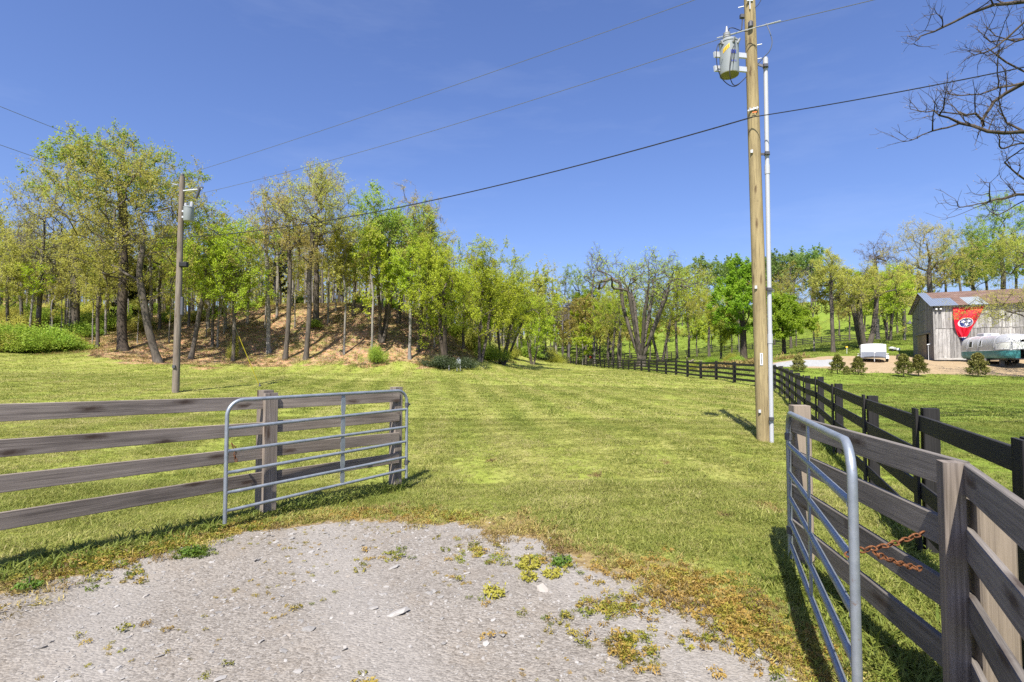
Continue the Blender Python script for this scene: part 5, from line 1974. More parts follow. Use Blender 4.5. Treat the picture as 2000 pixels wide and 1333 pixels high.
# ------------------------------------------------------------------ chains
def chain(label, pts, link_len=.046, wire_r=.0042, group=None):
    """oval links strung along a polyline, each turned a quarter against the last"""
    pts = [Vector(p) for p in pts]
    o = pts[0].copy()
    e = empty('chain', o, label, 'chain')
    segs = [(pts[i + 1] - pts[i]).length for i in range(len(pts) - 1)]
    tot = sum(segs)
    step = link_len - wire_r * 2.4
    n = int(tot / step)

    def at(s):
        for i, L in enumerate(segs):
            if s <= L or i == len(segs) - 1: return pts[i].lerp(pts[i + 1], min(1, s / L))
            s -= L
    for k in range(n):
        a_, b_ = at(k * step), at((k + 1) * step)
        t = (b_ - a_).normalized()
        u = t.cross(Vector((.2, .1, 1))).normalized(); v = t.cross(u)
        ang = (math.pi / 2 if k % 2 else 0) + .5 + rnd.uniform(-.3, .3)
        u = u * math.cos(ang) + v * math.sin(ang)
        c = (a_ + b_) / 2 - o
        ring = []
        for i in range(13):
            q = 2 * math.pi * i / 12
            ring.append(c + t * math.cos(q) * (link_len / 2 - wire_r) + u * math.copysign(abs(math.sin(q)) ** .7, math.sin(q)) * link_len * .27)
        MB().tube(ring, wire_r, 5, False).build('chain_link', M['rust'], e)
    return e


def sagged(a, b, sag, n=12):
    a, b = Vector(a), Vector(b)
    return [a.lerp(b, i / n) + Vector((0, 0, -4 * sag * (i / n) * (1 - i / n))) for i in range(n + 1)]


ga = P(1673, 1076, 2.47); gb = P(1808, 1038, 2.63)
chain('rusty upper chain strand from the right gate to the fence post', [P(1652, 1086, 2.46)] + sagged(ga, gb, .015), .047, .0043)
chain('rusty lower chain strand sagging below the upper one by the right gate', sagged(P(1706, 1080, 2.49), P(1808, 1113, 2.63), .01), .046, .0042)
chain('short rusty chain hanging from the left gate end', [P(452, 866, 6.02), P(461, 880, 6.05), P(458, 890, 6.04), P(463, 905, 6.06)], .05, .005)


# ------------------------------------------------------------------ utility poles
def pole_right():
    b = P(1492, 853, 11.7)
    t = P(1462.5, -45, 11.75)
    b.z = hgt(b.x, b.y)
    e = empty('utility_pole', b, 'tall tan treated utility pole at the right with transformer', 'utility pole')
    ax = (t - b)
    n = 14
    r0, r1 = .150, .116
    pts = [ax * (i / n) for i in range(n + 1)]
    pts[0] = ax * (-.04)
    rr = [r0 + (r1 - r0) * i / n for i in range(n + 1)]
    MB().tube(pts, rr, 22).build('shaft', M['pole_wood'], e, True)

    def on_pole(py, px=None):
        """axis point at this picture height"""
        k = (853 - py) / (853 + 45)
        # depth is constant enough to solve linearly
        lo, hi = 0.0, 1.05
        for _ in range(30):
            m = (lo + hi) / 2
            w_ = b + ax * m
            dz = w_.z - EYE
            f_ = w_.y * math.cos(TILT) + dz * math.sin(TILT)
            v_ = -w_.y * math.sin(TILT) + dz * math.cos(TILT)
            yy = 666.5 - 1050 * v_ / f_
            if yy > py: lo = m
            else: hi = m
        return ax * lo, r0 + (r1 - r0) * lo
    F_ = Vector((-.40, -.92, 0))      # direction from the pole to the camera
    S_ = Vector((.92, -.40, 0))       # to the right in the picture
    # number tag
    c, rr_ = on_pole(702)
    c = c + F_ * (rr_ + .008)
    MB().prism(c + Vector((0, 0, -.13)), c + Vector((0, 0, .13)), S_, .006, .055, .002).build('number_tag', M['tag_white'], e)
    mb = MB()
    for i in range(9): mb.prism(c + F_ * .005 + Vector((0, 0, -.10 + i * .025)) - S_ * .012, c + F_ * .005 + Vector((0, 0, -.10 + i * .025)) + S_ * .012, (0, 0, 1), .002, .014, .0004)
    mb.build('tag_print', M['black_print'], e)
    # conduit brackets on the pole face
    for py in (563, 803, 300):
        c, rr_ = on_pole(py)
        MB().prism(c + F_ * (rr_ + .01) - S_ * (rr_ * .45) + Vector((0, 0, -.03)), c + F_ * (rr_ + .01) - S_ * (rr_ * .45) + Vector((0, 0, .035)), S_, .03, .05).build('plate', M['pale_steel'], e)
    # hardware up the shaft
    for py, sx, l in ((10, -1, .12), (91, 1, .10), (118, 1, .08)):
        c, rr_ = on_pole(py)
        MB().tube([c + S_ * sx * rr_, c + S_ * sx * (rr_ + l)], .012, 6).build('step_bolt', M['pale_steel'], e)
    c, rr_ = on_pole(29)
    mb = MB(); mb.box(c - S_ * (rr_ + .04), .1, .08, .08); mb.tube([c - S_ * (rr_ + .06) + Vector((0, 0, -.3)), c - S_ * (rr_ + .03) + Vector((0, 0, 0))], .015, 6); mb.build('cut_out_bracket', M['dark_steel'], e)
    c, rr_ = on_pole(57)
    mb = MB(); mb.lathe([(.03, -.08), (.055, -.05), (.055, .05), (.03, .08)], 12, tuple(c + F_ * (rr_ + .05))); mb.build('insulator', M['dark_steel'], e, True)
    c, rr_ = on_pole(8)
    mb = MB(); mb.box(c + F_ * (rr_ + .02), .13, .03, .06); mb.box(c + F_ * (rr_ + .02) + Vector((0, 0, -.1)), .02, .02, .22); mb.build('clamp', M['pale_steel'], e)
    c, rr_ = on_pole(219)
    mb = MB(); mb.prism(c + F_ * (rr_ + .015) - S_ * .11 + Vector((0, 0, -.02)), c + F_ * (rr_ + .015) + S_ * .10 + Vector((0, 0, .02)), (0, 0, 1), .025, .035)
    for k in (-.07, 0, .07): mb.box(c + F_ * (rr_ + .035) + S_ * k, .018, .03, .07)
    mb.build('cable_clamp', M['pale_steel'], e)
    c, rr_ = on_pole(226)
    MB().prism(c + F_ * (rr_ + .035) - S_ * .02, c + F_ * (rr_ + .035) + S_ * .07, (0, 0, 1), .008, .022).build('orange_tape', M['orange'], e)
    # conduit
    ca, cb = P(1507, 851, 11.55), P(1495, 113, 11.62)
    ca.z = hgt(ca.x, ca.y) - .1
    cd = empty('conduit', Vector((ca.x, ca.y, hgt(ca.x, ca.y))), 'tall white plastic conduit standing right of the utility pole', 'conduit')
    o = Vector(cd.location)
    MB().tube([ca - o, (ca + cb) / 2 - o, cb - o], .045, 14).build('pipe', M['white_pvc'], cd, True)
    for f in (.03, .34, .70): 
        p = ca.lerp(cb, {.03: .27, .34: .705, .70: .985}[f]) - o
        MB().tube([p + Vector((0, 0, -.10)), p + Vector((0, 0, .10))], .054, 14).build('coupling', M['white_pvc'], cd, True)
    for py, f in ((803, .07), (564, .395), (303, .745), (128, .975)):
        p = ca.lerp(cb, f)
        c, rr_ = on_pole(py)
        c = c + b
        mb = MB(); mb.tube([p - o + Vector((0, 0, -.025)), p - o + Vector((0, 0, .025))], .058, 12); mb.prism(p - o, c + S_ * (rr_ - .01) - o, (0, 0, 1), .03, .05, .004)
        mb.box(p - o + F_ * .075, .09, .05, .07)
        mb.build('clamp', M['dark_steel'], cd)
    # transformer
    tc = P(1424, 116, 11.45)
    te = empty('transformer', tc, 'grey can transformer hung on the left of the tall tan pole', 'transformer')
    r_ = .20
    hgt_ = .72
    MB().lathe([(r_ * .98, -hgt_ / 2 + .012), (r_, -hgt_ / 2 + .05), (r_, hgt_ / 2 - .03)], 28).build('tank', M['tank'], te, True)
    MB().lathe([(r_ * .97, -hgt_ / 2), (r_ * .975, -hgt_ / 2 + .011)], 28).build('tank_base', M['tank_under'], te)
    MB().lathe([(r_ * 1.05, hgt_ / 2 - .03), (r_ * 1.05, hgt_ / 2), (r_ * .8, hgt_ / 2 + .05), (.06, hgt_ / 2 + .08)], 28).build('lid', M['tank'], te, True)
    bu = Vector((-.03, .03, hgt_ / 2 + .05))
    MB().lathe([(.075, 0), (.085, .03), (.07, .05), (.09, .08), (.07, .10), (.085, .13), (.065, .15), (.075, .18), (.03, .22), (.015, .34)], 16, tuple(bu)).build('bushing', M['porcelain'], te, True)
    # stickers facing the road
    def patch(az0, az1, z0_, z1, mat, nm, lift=.004, skew=0.0):
        V, Fs = [], []
        for i in range(7):
            az = math.radians(az0 + (az1 - az0) * i / 6)
            for z in (z0_, z1): V.append(((r_ + lift) * math.sin(az), -(r_ + lift) * math.cos(az), z + skew * i / 6))
        for i in range(6): Fs.append((2 * i, 2 * i + 2, 2 * i + 3, 2 * i + 1))
        mb = MB(); mb.add(V, Fs); mb.build(nm, mat, te)
    patch(-58, -18, .06, .15, M['yellow'], 'warning_sticker', skew=.10)
    for i in range(4): patch(-53 + i * 9, -50 + i * 9, .085 + i * .023, .145 + i * .023, M['black_print'], 'sticker_print', .006)
    patch(-12, 22, .02, .10, M['blue_print'], 'serial_print', skew=.0)
    for i in range(3): patch(-8 + i * 12, -2 + i * 12, -.16, -.12, M['blue_print'], 'serial_print')
    for z in (.12, -.19):
        mb = MB(); mb.prism(Vector((r_ * .8, .05, z)), Vector((r_ + .22, .12, z + .02)), (0, 0, 1), .05, .11); mb.prism(Vector((-r_ * .8, .05, z)), Vector((-r_ - .13, -.02, z - .03)), (0, 0, 1), .05, .12)
        mb.build('bracket', M['pale_steel'], te)
    for az in (-60, 40, 5):
        a_ = math.radians(az)
        p = Vector((r_ * math.sin(a_), -r_ * math.cos(a_), .27))
        mb = MB(); mb.tube([p, p * 1.28], [.03, .02], 8); mb.build('terminal', M['porcelain'], te)
    # loops of black lead under the can
    def lead(label, pix, rad=.009, mat='wire'):
        pp = [P(x, y, d) for x, y, d in pix]
        # smooth through the points
        q = []
        for i in range(len(pp) - 1):
            p0, p1, p2, p3 = pp[max(i - 1, 0)], pp[i], pp[i + 1], pp[min(i + 2, len(pp) - 1)]
            for k in range(6):
                t_ = k / 6
                q.append(.5 * ((2 * p1) + (p2 - p0) * t_ + (2 * p0 - 5 * p1 + 4 * p2 - p3) * t_ ** 2 + (3 * p1 - p0 - 3 * p2 + p3) * t_ ** 3))
        q.append(pp[-1])
        o_ = q[0].copy()
        ob = MB().tube([x - o_ for x in q], rad, 6).build('lead_wire', M[mat], None, True)
        ob.location = o_
        tag(ob, label, 'wire')
    lead('black lead looping from the transformer terminal round its left side', [(1413, 88, 11.2), (1403, 87, 11.15), (1399, 105, 11.1), (1402, 135, 11.1), (1412, 156, 11.15), (1427, 168, 11.3), (1440, 167, 11.45), (1458, 150, 11.6)])
    lead('black lead running down the transformer face to the pole', [(1433, 90, 11.2), (1428, 108, 11.15), (1425, 135, 11.12), (1427, 155, 11.15), (1434, 167, 11.3), (1446, 162, 11.45), (1459, 149, 11.6)])
    lead('short black lead hanging on the transformer right of the stickers', [(1435, 76, 11.2), (1436, 92, 11.18), (1433, 110, 11.16), (1432, 124, 11.16)], .007)
    lead('dark lead from the transformer bushing up to the pole', [(1423, 68, 11.45), (1424, 57, 11.42), (1432, 55, 11.4), (1446, 60, 11.5), (1460, 62, 11.6)], .008)
    lead('pale lead drooping from the wire to the conduit top', [(1496, 46, 11.4), (1503, 62, 11.35), (1508, 82, 11.35), (1503, 100, 11.4), (1492, 112, 11.5), (1480, 126, 11.62)], .010, 'wire_grey')
    lead('dark jumper curling off the pole top', [(1488, -3, 11.6), (1482, 8, 11.62), (1474, 16, 11.65)], .007)


pole_right()


def pole_left():
    b = P(343, 767, 22); b.z = hgt(b.x, b.y)
    t = P(356, 345, 22.2)
    e = empty('utility_pole', b, 'old grey-brown utility pole leaning in the left field before the wood', 'utility pole')
    ax = t - b
    n = 10
    MB().tube([ax * (-.03 if i == 0 else i / n) for i in range(n + 1)], [.140 - .038 * i / n for i in range(n + 1)], 16).build('shaft', M['old_pole_wood'], e, True)
    at = lambda f: ax * f
    MB().lathe([(.06, 0), (.07, .06), (.05, .12)], 10, tuple(at(1.0))).build('top_insulator', M['dark_steel'], e, True)
    MB().tube([at(.93) + Vector((.1, -.05, 0)), at(.93) + Vector((.95, -.15, .05))], .03, 8).build('arrester_arm', M['pale_steel'], e, True)
    mb = MB(); mb.tube([at(.93) + Vector((.68, -.13, -.35)), at(.93) + Vector((.85, -.15, .1))], [.05, .06], 10); mb.box(at(.93) + Vector((.85, -.15, .1)), .25, .06, .06)
    mb.build('fuse_cut_out', M['dark_steel'], e)
    MB().tube([at(.955) + Vector((-.1, -.1, 0)), at(.955) + Vector((-.3, -.15, .03))], .03, 6).build('insulator_pin', M['porcelain'], e)
    mb = MB(); mb.box(at(.585) + Vector((.24, -.1, 0)), .3, .18, .22, .05); mb.build('splice_case', M['black_print'], e)
    mb = MB(); mb.box(at(.12) + Vector((.0, -.17, 0)), .12, .05, .12); mb.build('ground_clamp', M['dark_steel'], e)
    mb = MB(); mb.box(at(.395) + Vector((.19, -.05, 0)), .09, .1, .75, .02); mb.build('cable_guard', M['dark_steel'], e)
    tc = P(368.5, 418, 21.9)
    te = empty('transformer', tc, 'light grey can transformer on the old left utility pole', 'transformer')
    MB().lathe([(.175, -.31), (.19, -.28), (.19, .24)], 20).build('tank', M['tank'], te, True)
    MB().lathe([(.20, .24), (.20, .27), (.14, .31), (.05, .33)], 20).build('lid', M['tank'], te, True)
    MB().lathe([(.06, 0), (.07, .08), (.05, .2)], 10, (.12, 0, .3)).build('bushing', M['porcelain'], te, True)
    MB().lathe([(.05, 0), (.06, .05), (.04, .12)], 10, (-.1, -.05, .3)).build('bushing', M['porcelain'], te, True)
    mb = MB(); mb.box((-.2, .05, .12), .2, .06, .08); mb.box((-.2, .05, -.12), .2, .06, .08); mb.build('bracket', M['pale_steel'], te)


pole_left()


# ------------------------------------------------------------------ wires
def wire(name, label, a, b, sag, r, mat, cat='wire', n=28, extra=None):
    a, b = Vector(a), Vector(b)
    pts = sagged(a, b, sag, n)
    if extra: pts += [Vector(p) for p in extra]
    o = pts[0].copy()
    ob = MB().tube([p - o for p in pts], r, 5).build(name, M[mat], None, True)
    ob.location = o
    return tag(ob, label, cat)


lt = P(356, 343, 22.2)
wire('power_line', 'topmost thin power line slanting across the sky to the old left pole', P(1462, -38, 11.7), lt, .12, .008, 'wire_grey')
wire('power_line', 'second thin power line, from the tall pole to the arm of the old left pole', P(1464, 57, 11.5), P(393, 378, 22), .22, .008, 'wire_grey')
wire('power_line', 'thin power line rising from the tall pole to the top right', P(1464, 57, 11.5), P(2150, -112, 8.2), .03, .008, 'wire_grey')
wire('line_guard', 'bright armour rod sleeve over the upper line at the tall pole', P(1400, 74.5, 11.55), P(1525, 40.5, 11.35), .0, .011, 'wire_bright', 'wire')
wire('communication_cable', 'thick black cable sagging from the tall pole to the old left pole', P(1470, 229, 11.5), P(362, 464, 22), .48, .0150, 'wire', 'cable')
wire('communication_cable', 'thick cable from the tall pole to the right picture edge', P(1470, 229, 11.5), P(2150, 100, 7.9), .05, .0105, 'wire', 'cable')
wire('power_line', 'upper thin line from the left picture edge to the old left pole', P(-160, 143, 15), P(356, 345, 22.2), .06, .009, 'wire_grey')
wire('power_line', 'lower thin line from the left picture edge to the old left pole', P(-160, 226, 15), P(350, 400, 22.1), .06, .009, 'wire_grey')
wire('service_drop', 'dark cable falling from the old left pole away through the left trees', P(352, 455, 22.1), P(60, 500, 41), .3, .014, 'wire', 'cable')
wire('service_drop', 'thin cable slanting down from the left transformer into the trees at its right', P(372, 425, 22), P(640, 560, 50), .3, .012, 'wire', 'cable')
ga = G(507, 755)
gt = P(360, 400, 22.1)
wire('guy_wire', 'thin steel guy wire from the old left pole to the lawn', gt, ga, 0, .006, 'wire_grey', 'wire')
o = MB().tube([ga - ga, (gt - ga) * .30], .017, 6).build('guy_guard', M['yellow_guard'], None, True)
o.location = ga
tag(o, 'yellow plastic guard on the lower end of the guy wire', 'guard')
o = MB().tube([(0, 0, -.1), (0, 0, .06), (-.03, 0, .16)], [.05, .05, .02], 8).build('guy_anchor', M['dark_steel'], None, True)
o.location = ga
tag(o, 'dark anchor stub where the guy wire meets the lawn', 'anchor')

# ------------------------------------------------------------------ grass, gravel, weeds (scattered by geometry nodes)
def blades_mesh(name, seed, n, h, w, rad, lean, mat, curl=.5):
    r = np.random.default_rng(seed)
    q = r.uniform(0, 6.28, n); rr = rad * np.sqrt(r.random(n))
    b = np.stack([np.cos(q) * rr, np.sin(q) * rr, np.full(n, -.01)], -1)
    az = r.uniform(0, 6.28, n)
    ln = lean * r.uniform(.3, 1.4, n)
    hh = h * r.uniform(.5, 1.25, n)
    dirh = np.stack([np.cos(az), np.sin(az), np.zeros(n)], -1)
    side = np.stack([-np.sin(az), np.cos(az), np.zeros(n)], -1) * (w * r.uniform(.6, 1.3, n))[:, None] * .5
    mid = b + dirh * (hh * ln * .4)[:, None] + np.array([0, 0, 1]) * (hh * .6)[:, None]
    tp = b + dirh * (hh * ln)[:, None] + np.array([0, 0, 1]) * (hh * (1 - curl * .3 * ln))[:, None]
    V = np.stack([b - side, b + side, mid + side * .8, mid - side * .8, tp], 1).reshape(-1, 3)
    i = np.arange(n)[:, None] * 5
    return np_mesh(name, V, i + [0, 1, 2, 3], i + [3, 2, 4], {'bt': np.repeat(r.random(n), 5)}, mat)


def weed_mesh(name, seed, n, size, rad, h, mat):
    r = np.random.default_rng(seed)
    q = r.uniform(0, 6.28, n); rr = rad * np.sqrt(r.random(n))
    z = h * r.random(n) * (1 - .6 * (rr / rad))
    b = np.stack([np.cos(q) * rr * .6, np.sin(q) * rr * .6, z * .6 + .004], -1)
    d = np.stack([np.cos(q), np.sin(q), r.uniform(.1, .9, n)], -1)
    d /= np.linalg.norm(d, axis=1, keepdims=True)
    V, Qd, tint = leaves_on(r, b, d, np.full(n, rad * .5), 2, size, .4, size * .3)
    V[:, 2] = np.maximum(V[:, 2], .002)
    return np_mesh(name, V, Qd, None, {'bt': tint}, mat)


def stone_mesh(name, seed, mat):
    r = np.random.default_rng(seed)
    bm = bmesh.new()
    bmesh.ops.create_icosphere(bm, subdivisions=1, radius=1)
    for v in bm.verts:
        v.co = Vector(v.co) * r.uniform(.65, 1.15)
        v.co.x *= 1.25; v.co.z *= .36
    me = bpy.data.meshes.new(name)
    bm.to_mesh(me); bm.free()
    me.materials.append(mat)
    return me


def bladeleaf(name, cols, trans=.42):
    a = NT(name)
    t = a.attr('tint', True)
    c = a.ramp(t, cols)
    c = a.mix(a.attr('bt'), c, a.mix(1.0, c, (.62, .68, .6), 'MULTIPLY'))
    return a.leaf(c, trans)


M['blade'] = bladeleaf('grass_blade', [(0, (.14, .19, .032)), (.35, (.255, .29, .055)), (.65, (.385, .385, .095)), (.85, (.50, .45, .17)), (1, (.54, .455, .22))])
M['blade_dry'] = bladeleaf('dry_grass_blade', [(0, (.19, .125, .06)), (.45, (.36, .25, .09)), (.75, (.46, .37, .12)), (1, (.36, .36, .06))], .25)
M['weed'] = bladeleaf('weed_leaf', [(0, (.07, .13, .015)), (.5, (.17, .22, .025)), (.8, (.36, .31, .05)), (1, (.42, .27, .07))], .3)
a = NT('gravel_stone')
t = a.attr('tint', True)
a.bsdf(a.mix(a.noise(a.obj(), 3, 3), a.ramp(t, [(0, (.10, .092, .082)), (.35, (.19, .174, .155)), (.75, (.275, .255, .23)), (.93, (.36, .34, .31)), (1, (.27, .21, .145))]), (.3, .29, .275)), .9, 0, None, .15)
M['stone'] = a.m


def coll_of(name, meshes):
    c = bpy.data.collections.new(name)
    for i, me in enumerate(meshes):
        c.objects.link(bpy.data.objects.new(me.name, me))
    return c


def scatter(name, pts, rot, scl, tint, coll):
    n = len(pts)
    me = bpy.data.meshes.new(name)
    me.vertices.add(n)
    me.vertices.foreach_set('co', np.asarray(pts, np.float32).ravel())
    for k, a_, ty in (('rot', rot, 'FLOAT_VECTOR'), ('scl', scl, 'FLOAT_VECTOR'), ('tint', tint, 'FLOAT')):
        at = me.attributes.new(k, ty, 'POINT')
        at.data.foreach_set('vector' if ty != 'FLOAT' else 'value', np.asarray(a_, np.float32).ravel())
    o = link(name, me)
    g = bpy.data.node_groups.new(name + '_nodes', 'GeometryNodeTree')
    g.interface.new_socket('Geometry', in_out='INPUT', socket_type='NodeSocketGeometry')
    g.interface.new_socket('Geometry', in_out='OUTPUT', socket_type='NodeSocketGeometry')
    N = g.nodes
    gi, go = N.new('NodeGroupInput'), N.new('NodeGroupOutput')
    mp = N.new('GeometryNodeMeshToPoints')
    ip = N.new('GeometryNodeInstanceOnPoints')
    ci = N.new('GeometryNodeCollectionInfo')
    ci.inputs['Collection'].default_value = coll
    ci.inputs['Separate Children'].default_value = True
    ci.inputs['Reset Children'].default_value = True
    ip.inputs['Pick Instance'].default_value = True
    ar = N.new('GeometryNodeInputNamedAttribute'); ar.data_type = 'FLOAT_VECTOR'; ar.inputs[0].default_value = 'rot'
    as_ = N.new('GeometryNodeInputNamedAttribute'); as_.data_type = 'FLOAT_VECTOR'; as_.inputs[0].default_value = 'scl'
    L = g.links.new
    L(gi.outputs[0], mp.inputs['Mesh'])
    L(mp.outputs[0], ip.inputs['Points'])
    L(ci.outputs[0], ip.inputs['Instance'])
    L(ar.outputs[0], ip.inputs['Rotation'])
    L(as_.outputs[0], ip.inputs['Scale'])
    L(ip.outputs[0], go.inputs[0])
    md = o.modifiers.new('scatter', 'NODES')
    md.node_group = g
    tag(o, kind='stuff')
    return o


rg = np.random.default_rng(99)


def sample(n, y0, y1, slope=1.04, pad=1.2):
    y = np.sqrt(rg.uniform(y0 ** 2, y1 ** 2, n * 2))
    x = rg.uniform(-1, 1, n * 2) * (y1 * slope + pad)
    k = np.abs(x) < y * slope + pad
    return x[k], y[k]


def upright(n, tilt=.15):
    return np.stack([rg.normal(size=n) * tilt, rg.normal(size=n) * tilt, rg.uniform(0, 6.28, n)], -1)


def uni(s): return np.repeat(np.asarray(s)[:, None], 3, 1)


TUFT = coll_of('tuft_shapes', [blades_mesh('tuft', i, 20, .042, .0055, .06, 1.2, M['blade']) for i in range(5)])
TUFT_FAR = coll_of('far_tuft_shapes', [blades_mesh('far_tuft', 20 + i, 16, .040, .014, .15, 1.5, M['blade']) for i in range(4)])
DRYT = coll_of('dry_tuft_shapes', [blades_mesh('dry_tuft', 40 + i, 14, .045, .0055, .06, 1.5, M['blade_dry'], 1.0) for i in range(4)] + [weed_mesh('dry_weed', 46, 16, .022, .06, .03, M['blade_dry'])])
WEED = coll_of('weed_shapes', [weed_mesh('weed', 50 + i, 22, .028, .06, .045, M['weed']) for i in range(4)])
STONE = coll_of('stone_shapes', [stone_mesh('stone', 60 + i, M['stone']) for i in range(6)])


def lawn_tint(x, y):
    t = .49 + .06 * wob(x, y, .9, 31) + .05 * wob(x, y, 3.5, 32) + .11 * np.sin((x + y * .16) * 3.8 + .8 * wob(x, y, .4, 34)) * np.clip((y - 6) / 8, 0, 1) + rg.normal(size=len(x)) * .16
    # yellower away from the gate, greener by the drive margin
    return t


parts = []
for (n, y0, y1, s0, far) in ((62000, 2.6, 8.0, 1.0, False), (62000, 7.6, 15.5, 1.0, False), (60000, 15, 30, 1.0, True), (42000, 29, 62, 1.7, True), (26000, 60, 135, 2.6, True)):
    x, y = sample(n, y0, y1)
    d_, dry, so_, ya_, gr_, lu_, sd_ = masks(x, y)
    keep = (rg.random(len(x)) > d_ * 1.3 + dry * .72) & (rg.random(len(x)) > np.clip((so_ - .35) * 3, 0, .97)) & (ya_ < .4)
    x, y, lu_, dry, so_ = x[keep], y[keep], lu_[keep], dry[keep], so_[keep]
    parts.append((x, y, lu_, s0, far, dry))
for far in (False, True):
    xs_ = np.concatenate([p[0] for p in parts if p[4] == far]); ys_ = np.concatenate([p[1] for p in parts if p[4] == far])
    lu_ = np.concatenate([p[2] for p in parts if p[4] == far]); s0 = np.concatenate([np.full(len(p[0]), p[3]) for p in parts if p[4] == far])
    n = len(xs_)
    z = hgt_np(xs_, ys_) + .012 * wob(xs_, ys_, 2.5, 9) + np.where(ys_ > 20, .03, 0) * wob(xs_, ys_, .9, 10)
    t = np.clip(lawn_tint(xs_, ys_) + np.where(lu_ > .5, -.16, .05) + (.03 if far else .05), 0, 1)
    lump = np.clip(1 + .3 * wob(xs_, ys_, 4, 33) + .14 * wob(xs_, ys_, 1.1, 35), .6, 1.8)
    s = s0 * rg.uniform(.7, 1.25, n) * lump
    scatter('grass' if not far else 'far_grass', np.stack([xs_, ys_, z], -1), upright(n), np.stack([s, s, s * rg.uniform(.6, 1.1, n)], -1), t, TUFT if not far else TUFT_FAR)

# tall tufts under the fences where the mower does not reach
EX, EY = [], []
for a_, b_, m in ((LF[0], LF[4], 700), (RF[0], RF[2], 450)):
    pass
seg = list(zip(LF[:-1], LF[1:])) + list(zip(RF[:-1], RF[1:])) + list(zip(BF[:7], BF[1:8]))
for a_, b_ in seg:
    t = rg.random(260); w_ = rg.normal(size=260) * .11
    dx, dy = b_[0] - a_[0], b_[1] - a_[1]; L = math.hypot(dx, dy)
    EX.append(a_[0] + dx * t - dy / L * w_); EY.append(a_[1] + dy * t + dx / L * w_)
EX = np.concatenate(EX); EY = np.concatenate(EY)
n = len(EX)
s = rg.uniform(1.3, 3.0, n)
scatter('fence_grass', np.stack([EX, EY, surf(EX, EY)], -1), upright(n), uni(s), np.clip(rg.normal(.28, .15, n), 0, 1), TUFT)

# dead grass and weeds along the driveway margin
x, y = sample(90000, 2.6, 12)
d_, dry, so_, ya_, gr_, lu_, sd_ = masks(x, y)
keep = (rg.random(len(x)) < dry ** 1.1 * .95) & (wob(x, y, 6, 41) + rg.normal(size=len(x)) * .5 > -.2 + 1.1 * np.clip(sd_ / .25, 0, 1.6))
x, y = x[keep], y[keep]
n = len(x)
scatter('dry_margin_grass', np.stack([x, y, surf(x, y)], -1), upright(n, .25), uni(rg.uniform(.6, 1.3, n)), np.clip(.45 + .25 * wob(x, y, 3, 42) + rg.normal(size=n) * .18, 0, 1), DRYT)
# weeds in strips and clumps seen on the gravel
WX, WY, WT = [], [], []


def strip(pts, n, wd, t0, gap=-9):
    q = [G(*p) for p in pts]
    for _ in range(n):
        i = rnd.randrange(len(q) - 1)
        p = q[i].lerp(q[i + 1], rnd.random())
        if wob(p.x, p.y, 7, 44) < gap: continue
        WX.append(p.x + rnd.gauss(0, wd)); WY.append(p.y + rnd.gauss(0, wd)); WT.append(min(1, max(0, rnd.gauss(t0, .18))))


strip([(1185, 1195), (1260, 1215), (1330, 1262), (1400, 1300), (1480, 1326)], 250, .16, .88, .3)
strip([(1210, 1240), (1250, 1290)], 50, .07, .9)
strip([(0, 1140), (60, 1128), (130, 1110), (190, 1098)], 800, .18, .75, -.3)
strip([(190, 1105), (300, 1068), (440, 1032), (560, 1014)], 700, .15, .82, -.3)
strip([(560, 1008), (700, 1004), (880, 1006), (960, 1024)], 420, .13, .95, -.3)
strip([(200, 1090), (300, 1075), (380, 1060)], 160, .10, .75)
strip([(355, 1085), (395, 1078)], 60, .06, .25)
strip([(1400, 1200), (1480, 1240), (1560, 1300)], 260, .2, .9)
strip([(1250, 1110), (1340, 1150), (1450, 1190)], 300, .25, .97)
strip([(880, 1060), (1000, 1085), (1130, 1100)], 90, .12, .8)
strip([(1150, 1185), (1240, 1180)], 60, .08, .85)
for px, py, k in ((248, 1118, 14), (280, 1125, 8), (720, 1083, 12), (775, 1080, 20), (718, 1096, 10), (945, 1168, 8), (1095, 1200, 14), (1110, 1230, 7), (1150, 1245, 8), (1262, 1245, 14), (980, 1240, 4), (560, 1195, 10), (700, 1328, 12), (1030, 1200, 5), (180, 1240, 6), (420, 1290, 5), (640, 1150, 5), (880, 1120, 5), (330, 1205, 5)):
    p = G(px, py)
    for _ in range(max(2, int(k * .55))):
        WX.append(p.x + rnd.gauss(0, .07)); WY.append(p.y + rnd.gauss(0, .07)); WT.append(min(1, max(0, rnd.gauss(.85 if k < 13 else .65, .15))))
WX, WY, WT = map(np.array, (WX, WY, WT))
# thin sprinkle of dry bits over the gravel
x, y = sample(2600, 2.7, 8)
d_, *_r = masks(x, y)
k = (d_ > .8) & (wob(x, y, 2.2, 43) > .1)
x, y = x[k], y[k]
X_, Y_, T_ = np.concatenate([WX, x]), np.concatenate([WY, y]), np.concatenate([WT, np.clip(rg.normal(.9, .1, len(x)), 0, 1)])
S_ = np.concatenate([rg.uniform(.35, .95, len(WX)), rg.uniform(.15, .4, len(x))])
scatter('gravel_weeds', np.stack([X_, Y_, surf(X_, Y_)], -1), upright(len(X_), .2), uni(S_), T_, WEED)

